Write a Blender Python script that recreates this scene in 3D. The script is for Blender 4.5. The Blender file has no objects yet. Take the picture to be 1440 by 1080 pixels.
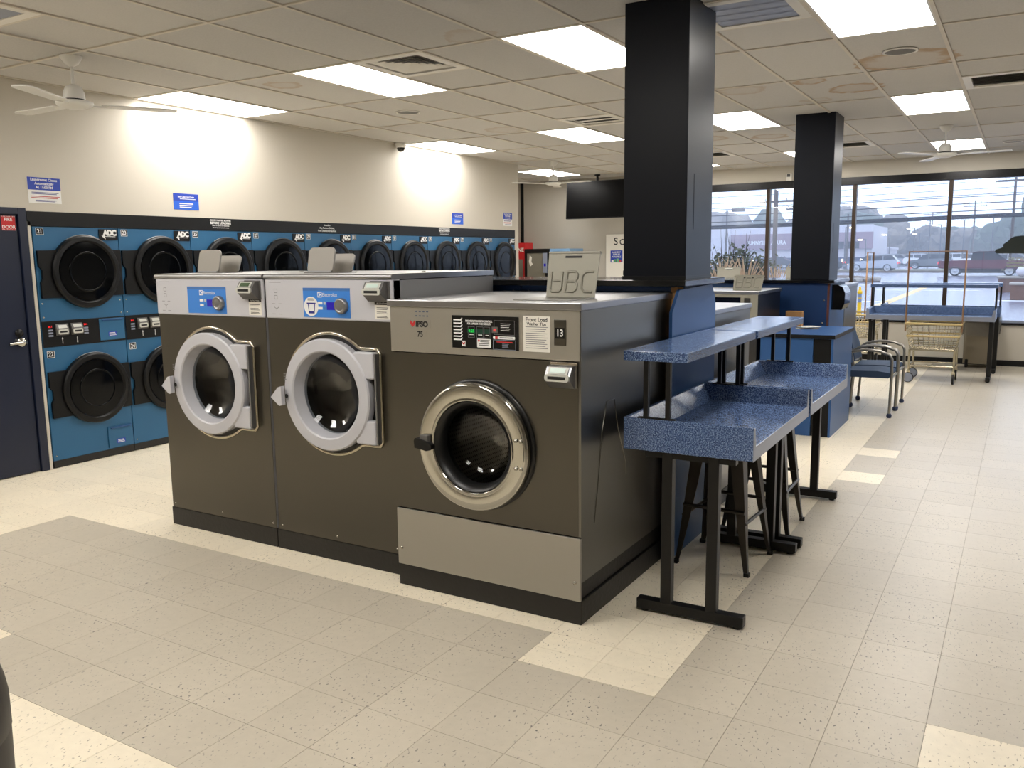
import bpy, bmesh, math, random
from mathutils import Vector, Matrix, noise
D = bpy.data
SC = bpy.context.scene
COL = SC.collection
R = math.radians
PI = math.pi
random.seed(7)

# ------------------------------------------------------------------ camera
CAMH = 1.675
FPX = 1195.0178
YAW, PIT, ROL = -0.540703, 0.1483725, 0.0123383
_f = Vector((math.sin(YAW)*math.cos(PIT), math.cos(YAW)*math.cos(PIT), -math.sin(PIT)))
_r = Vector((math.cos(YAW), -math.sin(YAW), 0))
_d = _f.cross(_r)
_r2 = _r*math.cos(ROL) + _d*math.sin(ROL)
_d2 = -_r*math.sin(ROL) + _d*math.cos(ROL)
cam = D.cameras.new('camera')
cam.sensor_width = 36
cam.lens = FPX/1440*36
cam.clip_start = 0.05
cam.clip_end = 1000
camo = D.objects.new('camera', cam)
COL.objects.link(camo)
camo.matrix_world = Matrix(((_r2.x, -_d2.x, -_f.x, 0), (_r2.y, -_d2.y, -_f.y, 0), (_r2.z, -_d2.z, -_f.z, CAMH), (0, 0, 0, 1)))
SC.camera = camo

# ------------------------------------------------------------------ world, exposure
w = D.worlds.new('overcast_sky')
SC.world = w
w.use_nodes = True
bg = w.node_tree.nodes['Background']
bg.inputs[0].default_value = (0.68, 0.78, 1.0, 1)
bg.inputs[1].default_value = 2.5
SC.view_settings.view_transform = 'Standard'
SC.view_settings.look = 'None'
SC.view_settings.exposure = 0.1
SC.view_settings.gamma = 1.0
SC.view_settings.use_curve_mapping = False
PANEL_STRENGTH = 15.0
PANEL_COLOR = (1.0, 0.965, 0.915)

# ------------------------------------------------------------------ materials
def lin(c):
    return tuple((x/255/12.92 if x/255 <= .04045 else ((x/255+.055)/1.055)**2.4) for x in c)
MATS = {}
def mat(name, rgb=(128, 128, 128), rough=.5, metal=0., spec=.5, emit=None, es=1., bump=None, vary=None, alpha=None, coat=0.):
    """rgb in sRGB 0-255. bump=(scale,strength). vary=(scale, amount) mottles the colour."""
    m = D.materials.new(name)
    m.use_nodes = True
    nt = m.node_tree
    b = nt.nodes['Principled BSDF']
    col = lin(rgb)+(1,)
    b.inputs['Base Color'].default_value = col
    b.inputs['Roughness'].default_value = rough
    b.inputs['Metallic'].default_value = metal
    b.inputs['Specular IOR Level'].default_value = spec
    if coat:
        b.inputs['Coat Weight'].default_value = coat
        b.inputs['Coat Roughness'].default_value = .08
    if emit:
        b.inputs['Emission Color'].default_value = lin(emit)+(1,)
        b.inputs['Emission Strength'].default_value = es
    if bump or vary:
        tc = nt.nodes.new('ShaderNodeTexCoord')
        if vary:
            n = nt.nodes.new('ShaderNodeTexNoise')
            n.inputs['Scale'].default_value = vary[0]
            n.inputs['Detail'].default_value = 4
            nt.links.new(tc.outputs['Object'], n.inputs['Vector'])
            mx = nt.nodes.new('ShaderNodeMixRGB')
            mx.inputs[1].default_value = tuple(x*(1-vary[1]) for x in col[:3])+(1,)
            mx.inputs[2].default_value = tuple(min(1, x*(1+vary[1])) for x in col[:3])+(1,)
            nt.links.new(n.outputs[0], mx.inputs[0])
            nt.links.new(mx.outputs[0], b.inputs['Base Color'])
        if bump:
            n = nt.nodes.new('ShaderNodeTexNoise')
            n.inputs['Scale'].default_value = bump[0]
            nt.links.new(tc.outputs['Object'], n.inputs['Vector'])
            bp = nt.nodes.new('ShaderNodeBump')
            bp.inputs['Strength'].default_value = bump[1]
            bp.inputs['Distance'].default_value = .005
            nt.links.new(n.outputs[0], bp.inputs['Height'])
            nt.links.new(bp.outputs[0], b.inputs['Normal'])
    MATS[name] = m
    return m

def steel(name, rgb, rough, stretch=(1.5, 1.5, 90), amt=.10):
    m = mat(name, rgb, rough, 1.0)
    nt = m.node_tree
    b = nt.nodes['Principled BSDF']
    tc = nt.nodes.new('ShaderNodeTexCoord')
    mp = nt.nodes.new('ShaderNodeMapping')
    mp.inputs['Scale'].default_value = stretch
    n = nt.nodes.new('ShaderNodeTexNoise')
    n.inputs['Scale'].default_value = 3
    n.inputs['Detail'].default_value = 2
    nt.links.new(tc.outputs['Object'], mp.inputs[0])
    nt.links.new(mp.outputs[0], n.inputs['Vector'])
    n2 = nt.nodes.new('ShaderNodeTexNoise')
    n2.inputs['Scale'].default_value = 1.6
    n2.inputs['Detail'].default_value = 3
    nt.links.new(tc.outputs['Object'], n2.inputs['Vector'])
    ad = nt.nodes.new('ShaderNodeMath'); ad.operation = 'ADD'
    nt.links.new(n.outputs[0], ad.inputs[0]); nt.links.new(n2.outputs[0], ad.inputs[1])
    mr = nt.nodes.new('ShaderNodeMapRange')
    mr.inputs[1].default_value = .6; mr.inputs[2].default_value = 1.4
    mr.inputs[3].default_value = rough-amt; mr.inputs[4].default_value = rough+amt
    nt.links.new(ad.outputs[0], mr.inputs[0])
    nt.links.new(mr.outputs[0], b.inputs['Roughness'])
    return m

def speckle(name, base, dark, light, scale=260, rough=.22):
    """blue speckled laminate"""
    m = mat(name, base, rough, 0, .5)
    nt = m.node_tree
    b = nt.nodes['Principled BSDF']
    tc = nt.nodes.new('ShaderNodeTexCoord')
    n = nt.nodes.new('ShaderNodeTexNoise')
    n.inputs['Scale'].default_value = scale
    n.inputs['Detail'].default_value = 1
    nt.links.new(tc.outputs['Object'], n.inputs['Vector'])
    cr = nt.nodes.new('ShaderNodeValToRGB')
    cr.color_ramp.interpolation = 'LINEAR'
    e = cr.color_ramp.elements
    e[0].position = .36; e[0].color = lin(dark)+(1,)
    e[1].position = .64; e[1].color = lin(light)+(1,)
    k = cr.color_ramp.elements.new(.5); k.color = lin(base)+(1,)
    nt.links.new(n.outputs[0], cr.inputs[0])
    nt.links.new(cr.outputs[0], b.inputs['Base Color'])
    return m

def vct(name, base, fleck, rough=.29):
    """vinyl floor tile: world-space flecks and tone from tile to tile"""
    m = mat(name, base, rough, 0, .5)
    nt = m.node_tree
    N = nt.nodes.new
    L = nt.links.new
    b = nt.nodes['Principled BSDF']
    g = N('ShaderNodeNewGeometry')
    n1 = N('ShaderNodeTexNoise'); n1.inputs['Scale'].default_value = 95; n1.inputs['Detail'].default_value = 1.0
    mp = N('ShaderNodeMapping'); mp.inputs['Scale'].default_value = (1, .55, 1); mp.inputs['Rotation'].default_value = (0, 0, .5)
    L(g.outputs['Position'], mp.inputs[0]); L(mp.outputs[0], n1.inputs['Vector'])
    r1 = N('ShaderNodeValToRGB')
    r1.color_ramp.elements[0].position = .655; r1.color_ramp.elements[0].color = (0, 0, 0, 1)
    r1.color_ramp.elements[1].position = .71; r1.color_ramp.elements[1].color = (1, 1, 1, 1)
    L(n1.outputs[0], r1.inputs[0])
    n2 = N('ShaderNodeTexNoise'); n2.inputs['Scale'].default_value = 3.2; n2.inputs['Detail'].default_value = 5
    L(g.outputs['Position'], n2.inputs['Vector'])
    n3 = N('ShaderNodeTexNoise'); n3.inputs['Scale'].default_value = 26; n3.inputs['Detail'].default_value = 3
    L(g.outputs['Position'], n3.inputs['Vector'])
    oi = N('ShaderNodeObjectInfo')
    c0 = lin(base)
    mA = N('ShaderNodeMixRGB'); mA.inputs[1].default_value = tuple(x*.88 for x in c0)+(1,); mA.inputs[2].default_value = tuple(min(1, x*1.10) for x in c0)+(1,)
    ad = N('ShaderNodeMath'); ad.operation = 'MULTIPLY_ADD'; ad.inputs[1].default_value = .35
    L(oi.outputs['Random'], ad.inputs[0]); 
    sb = N('ShaderNodeMath'); sb.operation = 'MULTIPLY_ADD'; sb.inputs[1].default_value = .6; sb.inputs[2].default_value = -.15
    L(n3.outputs[0], sb.inputs[0]); 
    s2 = N('ShaderNodeMath'); s2.operation = 'MULTIPLY_ADD'; s2.inputs[1].default_value = .5
    L(n2.outputs[0], s2.inputs[0]); L(sb.outputs[0], s2.inputs[2])
    L(s2.outputs[0], ad.inputs[2])
    L(ad.outputs[0], mA.inputs[0])
    mB = N('ShaderNodeMixRGB'); mB.inputs[2].default_value = lin(fleck)+(1,)
    fm = N('ShaderNodeMath'); fm.operation = 'MULTIPLY'
    fr = N('ShaderNodeMapRange'); fr.inputs[1].default_value = .36; fr.inputs[2].default_value = .64; fr.inputs[3].default_value = .12; fr.inputs[4].default_value = 1.0
    L(n2.outputs[0], fr.inputs[0])
    L(r1.outputs[0], fm.inputs[0]); L(fr.outputs[0], fm.inputs[1])
    L(fm.outputs[0], mB.inputs[0]); L(mA.outputs[0], mB.inputs[1])
    L(mB.outputs[0], b.inputs['Base Color'])
    rr = N('ShaderNodeMapRange'); rr.inputs[3].default_value = rough; rr.inputs[4].default_value = rough+.10
    L(n2.outputs[0], rr.inputs[0]); L(rr.outputs[0], b.inputs['Roughness'])
    return m

STAINS = [(-3.15, 4.78, .16, .3), (-1.35, 8.05, .22, .75), (-1.62, 7.52, .13, .7), (-.85, 7.12, .34, .75), (-5.25, 5.2, .14, .5), (-5.05, 8.35, .22, .35), (-3.45, 10.4, .25, .5), (-3.2, 9.1, .2, .35), (-1.75, 8.45, .12, .35), (-2.2, 7.6, .2, .35), (-2.75, 10.7, .2, .6), (-1.15, 5.2, .2, .3)]
def ceiling_mat(name):
    m = mat(name, (206, 198, 184), .9, 0, .2)
    nt = m.node_tree
    N = nt.nodes.new; L = nt.links.new
    b = nt.nodes['Principled BSDF']
    g = N('ShaderNodeNewGeometry')
    n = N('ShaderNodeTexNoise'); n.inputs['Scale'].default_value = 90; n.inputs['Detail'].default_value = 3
    L(g.outputs['Position'], n.inputs['Vector'])
    oi = N('ShaderNodeObjectInfo')
    ad = N('ShaderNodeMath'); ad.operation = 'MULTIPLY_ADD'; ad.inputs[1].default_value = .5
    L(oi.outputs['Random'], ad.inputs[0]); L(n.outputs[0], ad.inputs[2])
    mx = N('ShaderNodeMixRGB'); mx.inputs[1].default_value = lin((182, 179, 175))+(1,); mx.inputs[2].default_value = lin((201, 198, 193))+(1,)
    L(ad.outputs[0], mx.inputs[0])
    last = mx.outputs[0]
    wn = N('ShaderNodeTexNoise'); wn.inputs['Scale'].default_value = 7; wn.inputs['Detail'].default_value = 3
    L(g.outputs['Position'], wn.inputs['Vector'])
    for (x, y, r, a) in STAINS:
        ds = N('ShaderNodeVectorMath'); ds.operation = 'DISTANCE'; ds.inputs[1].default_value = (x, y, 3.07)
        L(g.outputs['Position'], ds.inputs[0])
        sm = N('ShaderNodeMath'); sm.operation = 'MULTIPLY_ADD'; sm.inputs[1].default_value = .22
        L(wn.outputs[0], sm.inputs[0]); L(ds.outputs['Value'], sm.inputs[2])
        cr = N('ShaderNodeValToRGB')
        e = cr.color_ramp.elements
        e[0].position = 0; e[0].color = (.18*a, )*3+(1,)
        e[1].position = 1; e[1].color = (0, 0, 0, 1)
        r2 = r+.11
        for p, v in ((r2*.78, .25*a), (r2*.93, a), (r2*1.0, a*.9), (r2*1.05, 0)):
            q = e.new(min(.99, p)); q.color = (v, v, v, 1)
        L(sm.outputs[0], cr.inputs[0])
        mm = N('ShaderNodeMixRGB'); mm.inputs[2].default_value = lin((168, 136, 98))+(1,)
        L(cr.outputs[0], mm.inputs[0]); L(last, mm.inputs[1])
        last = mm.outputs[0]
    L(last, b.inputs['Base Color'])
    bp = N('ShaderNodeBump'); bp.inputs['Strength'].default_value = .25; bp.inputs['Distance'].default_value = .003
    L(n.outputs[0], bp.inputs['Height']); L(bp.outputs[0], b.inputs['Normal'])
    return m

def glass(name, tint=(255, 255, 255), refl=.06, rough=.0, cap=1.0):
    m = D.materials.new(name)
    m.use_nodes = True
    nt = m.node_tree
    nt.nodes.clear()
    N = nt.nodes.new; L = nt.links.new
    o = N('ShaderNodeOutputMaterial')
    t = N('ShaderNodeBsdfTransparent'); t.inputs[0].default_value = lin(tint)+(1,)
    g = N('ShaderNodeBsdfGlossy'); g.inputs['Roughness'].default_value = rough
    f = N('ShaderNodeFresnel'); f.inputs[0].default_value = 1.45
    mm = N('ShaderNodeMath'); mm.operation = 'MAXIMUM'; mm.inputs[1].default_value = refl
    L(f.outputs[0], mm.inputs[0])
    mn = N('ShaderNodeMath'); mn.operation = 'MINIMUM'; mn.inputs[1].default_value = cap
    L(mm.outputs[0], mn.inputs[0])
    mx = N('ShaderNodeMixShader')
    L(mn.outputs[0], mx.inputs[0]); L(t.outputs[0], mx.inputs[1]); L(g.outputs[0], mx.inputs[2])
    L(mx.outputs[0], o.inputs[0])
    MATS[name] = m
    return m

def perforated(name, rgb, scale, rough=.3):
    m = mat(name, rgb, rough, 1.0)
    nt = m.node_tree
    N = nt.nodes.new; L = nt.links.new
    b = nt.nodes['Principled BSDF']
    tc = N('ShaderNodeTexCoord')
    sp = N('ShaderNodeSeparateXYZ'); L(tc.outputs['Object'], sp.inputs[0])
    at = N('ShaderNodeMath'); at.operation = 'ARCTAN2'
    L(sp.outputs[0], at.inputs[0]); L(sp.outputs[2], at.inputs[1])
    cb = N('ShaderNodeCombineXYZ'); L(at.outputs[0], cb.inputs[0]); 
    my = N('ShaderNodeMath'); my.operation = 'MULTIPLY'; my.inputs[1].default_value = 4.0
    L(sp.outputs[1], my.inputs[0]); L(my.outputs[0], cb.inputs[1])
    mp = N('ShaderNodeMapping'); mp.inputs['Scale'].default_value = (scale, scale, scale)
    L(cb.outputs[0], mp.inputs[0])
    fr = N('ShaderNodeVectorMath'); fr.operation = 'FRACTION'; L(mp.outputs[0], fr.inputs[0])
    ds = N('ShaderNodeVectorMath'); ds.operation = 'DISTANCE'; ds.inputs[1].default_value = (.5, .5, 0)
    L(fr.outputs[0], ds.inputs[0])
    gt = N('ShaderNodeMath'); gt.operation = 'LESS_THAN'; gt.inputs[1].default_value = .25
    L(ds.outputs['Value'], gt.inputs[0])
    mx = N('ShaderNodeMixRGB'); mx.inputs[1].default_value = lin(rgb)+(1,); mx.inputs[2].default_value = (.01, .01, .01, 1)
    L(gt.outputs[0], mx.inputs[0]); L(mx.outputs[0], b.inputs['Base Color'])
    return m

M = MATS
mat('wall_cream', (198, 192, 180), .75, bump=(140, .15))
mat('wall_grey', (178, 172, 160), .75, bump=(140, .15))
mat('navy', (20, 28, 50), .38, vary=(6, .08))
mat('column_navy', (15, 19, 28), .36, 0, .22, vary=(5, .06))
mat('black_paint', (13, 13, 14), .40, 0, .3, vary=(9, .15))
mat('dryer_black', (9, 9, 10), .42, 0, .3)
mat('black_base', (22, 20, 19), .45, vary=(14, .3), bump=(40, .3))
mat('black_gloss', (9, 9, 11), .10)
mat('black_matte', (14, 14, 15), .6)
mat('rubber', (16, 16, 17), .55)
mat('dryer_blue', (36, 94, 134), .42, vary=(5, .06))
mat('laminate_blue', (28, 60, 106), .42, 0, .3, vary=(4, .05))
mat('laminate_light', (48, 84, 134), .38, 0, .3, vary=(4, .05))
mat('wood_raw', (188, 140, 86), .7, vary=(20, .2))
mat('wood_dark', (96, 48, 34), .6)
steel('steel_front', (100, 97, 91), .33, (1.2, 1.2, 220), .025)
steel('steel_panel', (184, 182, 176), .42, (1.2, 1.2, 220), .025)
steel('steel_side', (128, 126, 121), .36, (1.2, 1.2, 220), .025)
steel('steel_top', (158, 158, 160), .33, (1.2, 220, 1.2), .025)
mat('side_grey', (136, 136, 138), .5)
mat('steel_rim', (190, 182, 165), .17, 1.0)
mat('chrome', (182, 180, 173), .07, 1.0)
mat('steel_grey', (140, 140, 142), .35, .8)
mat('lid_steel', (150, 146, 140), .5, .6)
mat('lid_beige', (148, 145, 133), .5, .4, bump=(30, .1))
mat('panel_white', (190, 190, 196), .45)
mat('door_white', (190, 190, 196), .35)
mat('reader_grey', (92, 90, 88), .4)
mat('reader_face', (196, 196, 188), .35)
mat('lcd', (70, 88, 62), .25)
mat('lcd_bright', (196, 214, 206), .3)
mat('panel_blue', (58, 128, 212), .35)
mat('panel_blue_dark', (64, 112, 178), .35)
mat('screen_blue', (38, 28, 150), .2, emit=(40, 28, 170), es=.25)
mat('white', (232, 232, 230), .5)
mat('paper', (226, 222, 212), .7)
mat('ink', (24, 24, 26), .6)
mat('ink_grey', (128, 128, 130), .6)
mat('ink_blue', (36, 40, 130), .6)
mat('ink_red', (190, 40, 44), .6)
mat('poster_blue', (30, 62, 168), .5)
mat('poster_lblue', (36, 92, 202), .5)
mat('sign_red', (196, 32, 36), .5)
mat('led_red', (90, 8, 10), .4, emit=(255, 30, 30), es=2.2)
mat('led_green', (6, 60, 24), .4, emit=(20, 220, 80), es=.9)
mat('led_green_dim', (10, 54, 40), .4)
speckle('speckle_blue', (74, 98, 142), (42, 60, 100), (130, 154, 192), 190, .20)
mat('edge_grey', (134, 141, 158), .30)
mat('table_leg', (18, 17, 16), .42, 0, .35, bump=(60, .15))
mat('gunmetal', (70, 66, 62), .36, .85, vary=(9, .2))
mat('fan_white', (224, 222, 216), .4)
mat('vent_white', (226, 222, 214), .5)
mat('grid_white', (206, 198, 184), .55)
mat('diffuser', (255, 250, 240), .5)
_b = M['diffuser'].node_tree.nodes['Principled BSDF']
_b.inputs['Emission Color'].default_value = PANEL_COLOR+(1,)
_b.inputs['Emission Strength'].default_value = PANEL_STRENGTH
mat('grout', (150, 140, 122), .8)
vct('tile_grey', (198, 189, 172), (92, 88, 84))
vct('tile_cream', (242, 231, 208), (140, 126, 104))
ceiling_mat('ceiling_tile')
glass('window_glass', (250, 253, 255), .04)
glass('drum_glass', (188, 193, 196), .03, 0, .09)
glass('drum_glass_clear', (232, 234, 234), .03, 0, .12)
mat('dryer_glass', (5, 6, 8), .08, 0, .16)
perforated('drum_fine', (46, 45, 44), 26, .45)
perforated('drum_coarse', (172, 170, 162), 14)
mat('seal', (18, 18, 18), .35)
mat('bronze', (58, 46, 36), .4, .4)
mat('frame_black', (20, 20, 23), .25, .3)
mat('upholstery', (40, 62, 90), .7, bump=(200, .2))
mat('chair_metal', (150, 146, 138), .3, .9)
mat('glide', (40, 52, 84), .5)
mat('cart_chrome', (196, 188, 166), .22, 1.0)
mat('cart_tan', (206, 184, 132), .45)
mat('cart_bar', (150, 118, 90), .4, .5)
mat('can_beige', (150, 138, 116), .6)
glass('bag_plastic', (226, 226, 226), .16, .25)
mat('can_black', (38, 36, 35), .45)
mat('screen_black', (8, 8, 9), .3, 0, .12)
mat('vending_interior', (120, 116, 104), .6)
mat('changer_blue', (120, 160, 200), .3)

# ------------------------------------------------------------------ mesh builder
class MB:
    def __init__(s):
        s.v = []; s.f = []; s.m = []; s.s = []
    def add(s, vs, fs, m=0, sm=False):
        o = len(s.v)
        s.v += [tuple(p) for p in vs]
        s.f += [tuple(i+o for i in f) for f in fs]
        s.m += [m]*len(fs); s.s += [sm]*len(fs)
        return s
    def box(s, x0, x1, y0, y1, z0, z1, m=0):
        vs = [(x, y, z) for z in (z0, z1) for y in (y0, y1) for x in (x0, x1)]
        return s.add(vs, [(0, 2, 3, 1), (4, 5, 7, 6), (0, 1, 5, 4), (2, 6, 7, 3), (0, 4, 6, 2), (1, 3, 7, 5)], m)
    def cyl(s, a, b, r, n=12, m=0, r2=None, caps=True):
        a = Vector(a); b = Vector(b); r2 = r if r2 is None else r2
        d = (b-a).normalized()
        u = d.orthogonal().normalized(); v = d.cross(u)
        A = [a+(u*math.cos(t*2*PI/n)+v*math.sin(t*2*PI/n))*r for t in range(n)]
        B = [b+(u*math.cos(t*2*PI/n)+v*math.sin(t*2*PI/n))*r2 for t in range(n)]
        s.add(A+B, [(i, (i+1) % n, n+(i+1) % n, n+i) for i in range(n)], m, True)
        if caps:
            s.add(A, [tuple(range(n))], m); s.add(B, [tuple(range(n))], m)
        return s
    def tube(s, pts, r, n=8, m=0, closed=False, sq=False):
        pts = [Vector(p) for p in pts]
        k = len(pts)
        rs = r if isinstance(r, (list, tuple)) else [r]*k
        rings = []
        u = None
        for i, p in enumerate(pts):
            if closed:
                t = (pts[(i+1) % k]-pts[i-1]).normalized()
            else:
                t = (pts[min(i+1, k-1)]-pts[max(i-1, 0)]).normalized()
            if u is None:
                u = t.orthogonal().normalized()
            else:
                u = (u-t*u.dot(t))
                u = u.normalized() if u.length > 1e-6 else t.orthogonal().normalized()
            v = t.cross(u)
            rings.append([p+(u*math.cos(j*2*PI/n)+v*math.sin(j*2*PI/n))*rs[i] for j in range(n)])
        vs = [q for g in rings for q in g]
        fs = []
        for i in range(k if closed else k-1):
            a = i*n; b = ((i+1) % k)*n
            fs += [(a+j, a+(j+1) % n, b+(j+1) % n, b+j) for j in range(n)]
        s.add(vs, fs, m, True)
        if not closed:
            s.add(rings[0], [tuple(range(n))], m); s.add(rings[-1], [tuple(range(n))], m)
        return s
    def lathe(s, prof, org=(0, 0, 0), axis='z', n=32, m=0, sm=True, cap0=False, cap1=False, hard=False):
        if hard:
            for q0, q1 in zip(prof, prof[1:]): s.lathe([q0, q1], org, axis, n, m)
            return s
        ox, oy, oz = org
        def P(r, h, a):
            c, q = math.cos(a)*r, math.sin(a)*r
            return {'z': (ox+c, oy+q, oz+h), 'y': (ox+c, oy+h, oz+q), 'x': (ox+h, oy+c, oz+q)}[axis]
        vs = []
        for r, h in prof:
            vs += [P(r, h, i*2*PI/n) for i in range(n)]
        fs = []
        for k in range(len(prof)-1):
            fs += [(k*n+i, k*n+(i+1) % n, (k+1)*n+(i+1) % n, (k+1)*n+i) for i in range(n)]
        s.add(vs, fs, m, sm)
        if cap0: s.add(vs[:n], [tuple(range(n))], m)
        if cap1: s.add(vs[-n:], [tuple(range(n))], m)
        return s
    def prism(s, poly, axis, a, b, m=0, sm=False):
        def P(p, h):
            return {'x': (h, p[0], p[1]), 'y': (p[0], h, p[1]), 'z': (p[0], p[1], h)}[axis]
        n = len(poly)
        A = [P(p, a) for p in poly]; B = [P(p, b) for p in poly]
        s.add(A+B, [(i, (i+1) % n, n+(i+1) % n, n+i) for i in range(n)], m, sm)
        s.add(A, [tuple(range(n))], m); s.add(B, [tuple(range(n))], m)
        return s
    def star_ring(s, rin, rout, y0, y1, c=(0, 0), n=64, m=0):
        """flat ring in XZ between radius functions, y0 front, y1 back"""
        th = [i*2*PI/n for i in range(n)]
        I = [(c[0]+rin(t)*math.cos(t), c[1]+rin(t)*math.sin(t)) for t in th]
        O = [(c[0]+rout(t)*math.cos(t), c[1]+rout(t)*math.sin(t)) for t in th]
        vs = [(x, y0, z) for x, z in I]+[(x, y0, z) for x, z in O]+[(x, y1, z) for x, z in O]+[(x, y1, z) for x, z in I]
        fs = []
        for k in range(3):
            fs += [(k*n+i, k*n+(i+1) % n, (k+1)*n+(i+1) % n, (k+1)*n+i) for i in range(n)]
        fs += [(3*n+i, 3*n+(i+1) % n, (i+1) % n, i) for i in range(n)]
        return s.add(vs, fs, m)
    def plate_hole(s, x0, x1, z0, z1, cx, cz, r, y0, y1, m=0, n=48):
        angs = sorted([i*2*PI/n for i in range(n)]+[math.atan2(z-cz, x-cx) % (2*PI) for x in (x0, x1) for z in (z0, z1)])
        def rec(t):
            c, q = math.cos(t), math.sin(t)
            k = 1e9
            if abs(c) > 1e-9: k = min(k, ((x1 if c > 0 else x0)-cx)/c)
            if abs(q) > 1e-9: k = min(k, ((z1 if q > 0 else z0)-cz)/q)
            return k
        K = len(angs)
        I = [(cx+r*math.cos(t), cz+r*math.sin(t)) for t in angs]
        O = [(cx+rec(t)*math.cos(t), cz+rec(t)*math.sin(t)) for t in angs]
        vs = [(x, y0, z) for x, z in I]+[(x, y0, z) for x, z in O]+[(x, y1, z) for x, z in O]+[(x, y1, z) for x, z in I]
        fs = []
        for k in range(3):
            fs += [(k*K+i, k*K+(i+1) % K, (k+1)*K+(i+1) % K, (k+1)*K+i) for i in range(K)]
        fs += [(3*K+i, 3*K+(i+1) % K, (i+1) % K, i) for i in range(K)]
        return s.add(vs, fs, m)
    def mesh(s, name, mats):
        me = D.meshes.new(name)
        me.from_pydata(s.v, [], s.f)
        for k in mats:
            me.materials.append(M[k] if isinstance(k, str) else k)
        me.polygons.foreach_set('material_index', s.m)
        me.polygons.foreach_set('use_smooth', s.s)
        b = bmesh.new(); b.from_mesh(me)
        bmesh.ops.recalc_face_normals(b, faces=b.faces)
        b.to_mesh(me); b.free()
        return me
    def build(s, name, mats, parent=None, loc=(0, 0, 0), rot=(0, 0, 0), bevel=0, seg=2):
        if isinstance(mats, str): mats = [mats]
        o = D.objects.new(name, s.mesh(name, mats))
        COL.objects.link(o)
        o.parent = parent
        o.location = loc; o.rotation_euler = rot
        if bevel:
            q = o.modifiers.new('bevel', 'BEVEL'); q.width = bevel; q.segments = seg; q.limit_method = 'ANGLE'; q.angle_limit = R(40)
        return o

def inst(me, name, parent=None, loc=(0, 0, 0), rot=(0, 0, 0), scale=(1, 1, 1)):
    o = D.objects.new(name, me)
    COL.objects.link(o); o.parent = parent; o.location = loc; o.rotation_euler = rot; o.scale = scale
    return o
def tag(o, label, cat, group=None):
    o['label'] = label; o['category'] = cat
    if group: o['group'] = group
    return o
def thing(name, label, cat, loc=(0, 0, 0), rz=0, group=None):
    o = D.objects.new(name, None); COL.objects.link(o)
    o.empty_display_size = .1
    o.location = loc; o.rotation_euler = (0, 0, rz)
    return tag(o, label, cat, group)
def struct(o):
    o['kind'] = 'structure'
    return o
def stuff(o):
    o['kind'] = 'stuff'
    return o
def copy_tree(o, parent=None):
    c = o.copy(); COL.objects.link(c); c.parent = parent
    for ch in list(o.children):
        copy_tree(ch, c)
    return c
FRONT = (PI/2, 0, 0)            # reads from -Y
EAST = (PI/2, 0, PI/2)          # reads from +X
_tc = {}
def text(body, size, m, parent, loc, rot=FRONT, align='LEFT', name='lettering', sx=1, bold=0., outline=0., extrude=0., mirror=False, spacing=1.):
    key = (body, size, m, align, bold, outline, extrude, spacing)
    if key not in _tc:
        cu = D.curves.new('txt', 'FONT')
        cu.body = body; cu.size = size; cu.align_x = align; cu.align_y = 'CENTER'
        cu.offset = bold; cu.space_character = spacing
        cu.resolution_u = 3
        if outline:
            cu.fill_mode = 'NONE'; cu.bevel_depth = outline; cu.bevel_resolution = 1
        if extrude: cu.extrude = extrude
        ob = D.objects.new('txt', cu)
        me = D.meshes.new_from_object(ob)
        me.name = 'lettering'
        me.materials.clear(); me.materials.append(M[m])
        D.objects.remove(ob); D.curves.remove(cu)
        _tc[key] = me
    o = inst(_tc[key], name, parent, loc, rot)
    o.scale = (-sx if mirror else sx, 1, 1)
    return o
def lines(m, parent, x0, x1, zs, y, h=.004, axis='y', name='small_print'):
    """rows of print too small to read: thin flat strips on a sheet"""
    b = MB()
    for i, z in enumerate(zs):
        e = x1-(.18*(x1-x0)*((i*37 % 5)/5))
        if axis == 'y': b.add([(x0, y, z), (e, y, z), (e, y, z+h), (x0, y, z+h)], [(0, 1, 2, 3)])
        else: b.add([(y, x0, z), (y, e, z), (y, e, z+h), (y, x0, z+h)], [(0, 1, 2, 3)])
    return stuff(b.build(name, [m], parent))
def rrect(x0, x1, z0, z1, r, n=5):
    p = []
    for cx, cz, a in ((x1-r, z1-r, 0), (x0+r, z1-r, PI/2), (x0+r, z0+r, PI), (x1-r, z0+r, 1.5*PI)):
        p += [(cx+r*math.cos(a+i*PI/2/n), cz+r*math.sin(a+i*PI/2/n)) for i in range(n+1)]
    return p
def in_view(x, y, z, pad=20):
    c = Vector((x, y, z-CAMH))
    d = c.dot(_f)
    if d < .2: return None
    u = 720+FPX*c.dot(_r2)/d; v = 540+FPX*c.dot(_d2)/d
    return (u, v, d) if -pad < u < 1440+pad and -pad < v < 1080+pad else None

# ================================================================== THE ROOM
ZC = 3.07
XD = -6.733          # dryer wall plane
YW = 14.36           # window wall plane
XR, YB = 4.6, -2.6   # unseen right and back limits
XA = -9.3            # far side of the alcove beyond the dryer wall
YE = 11.46           # end of the dryer wall

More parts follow.
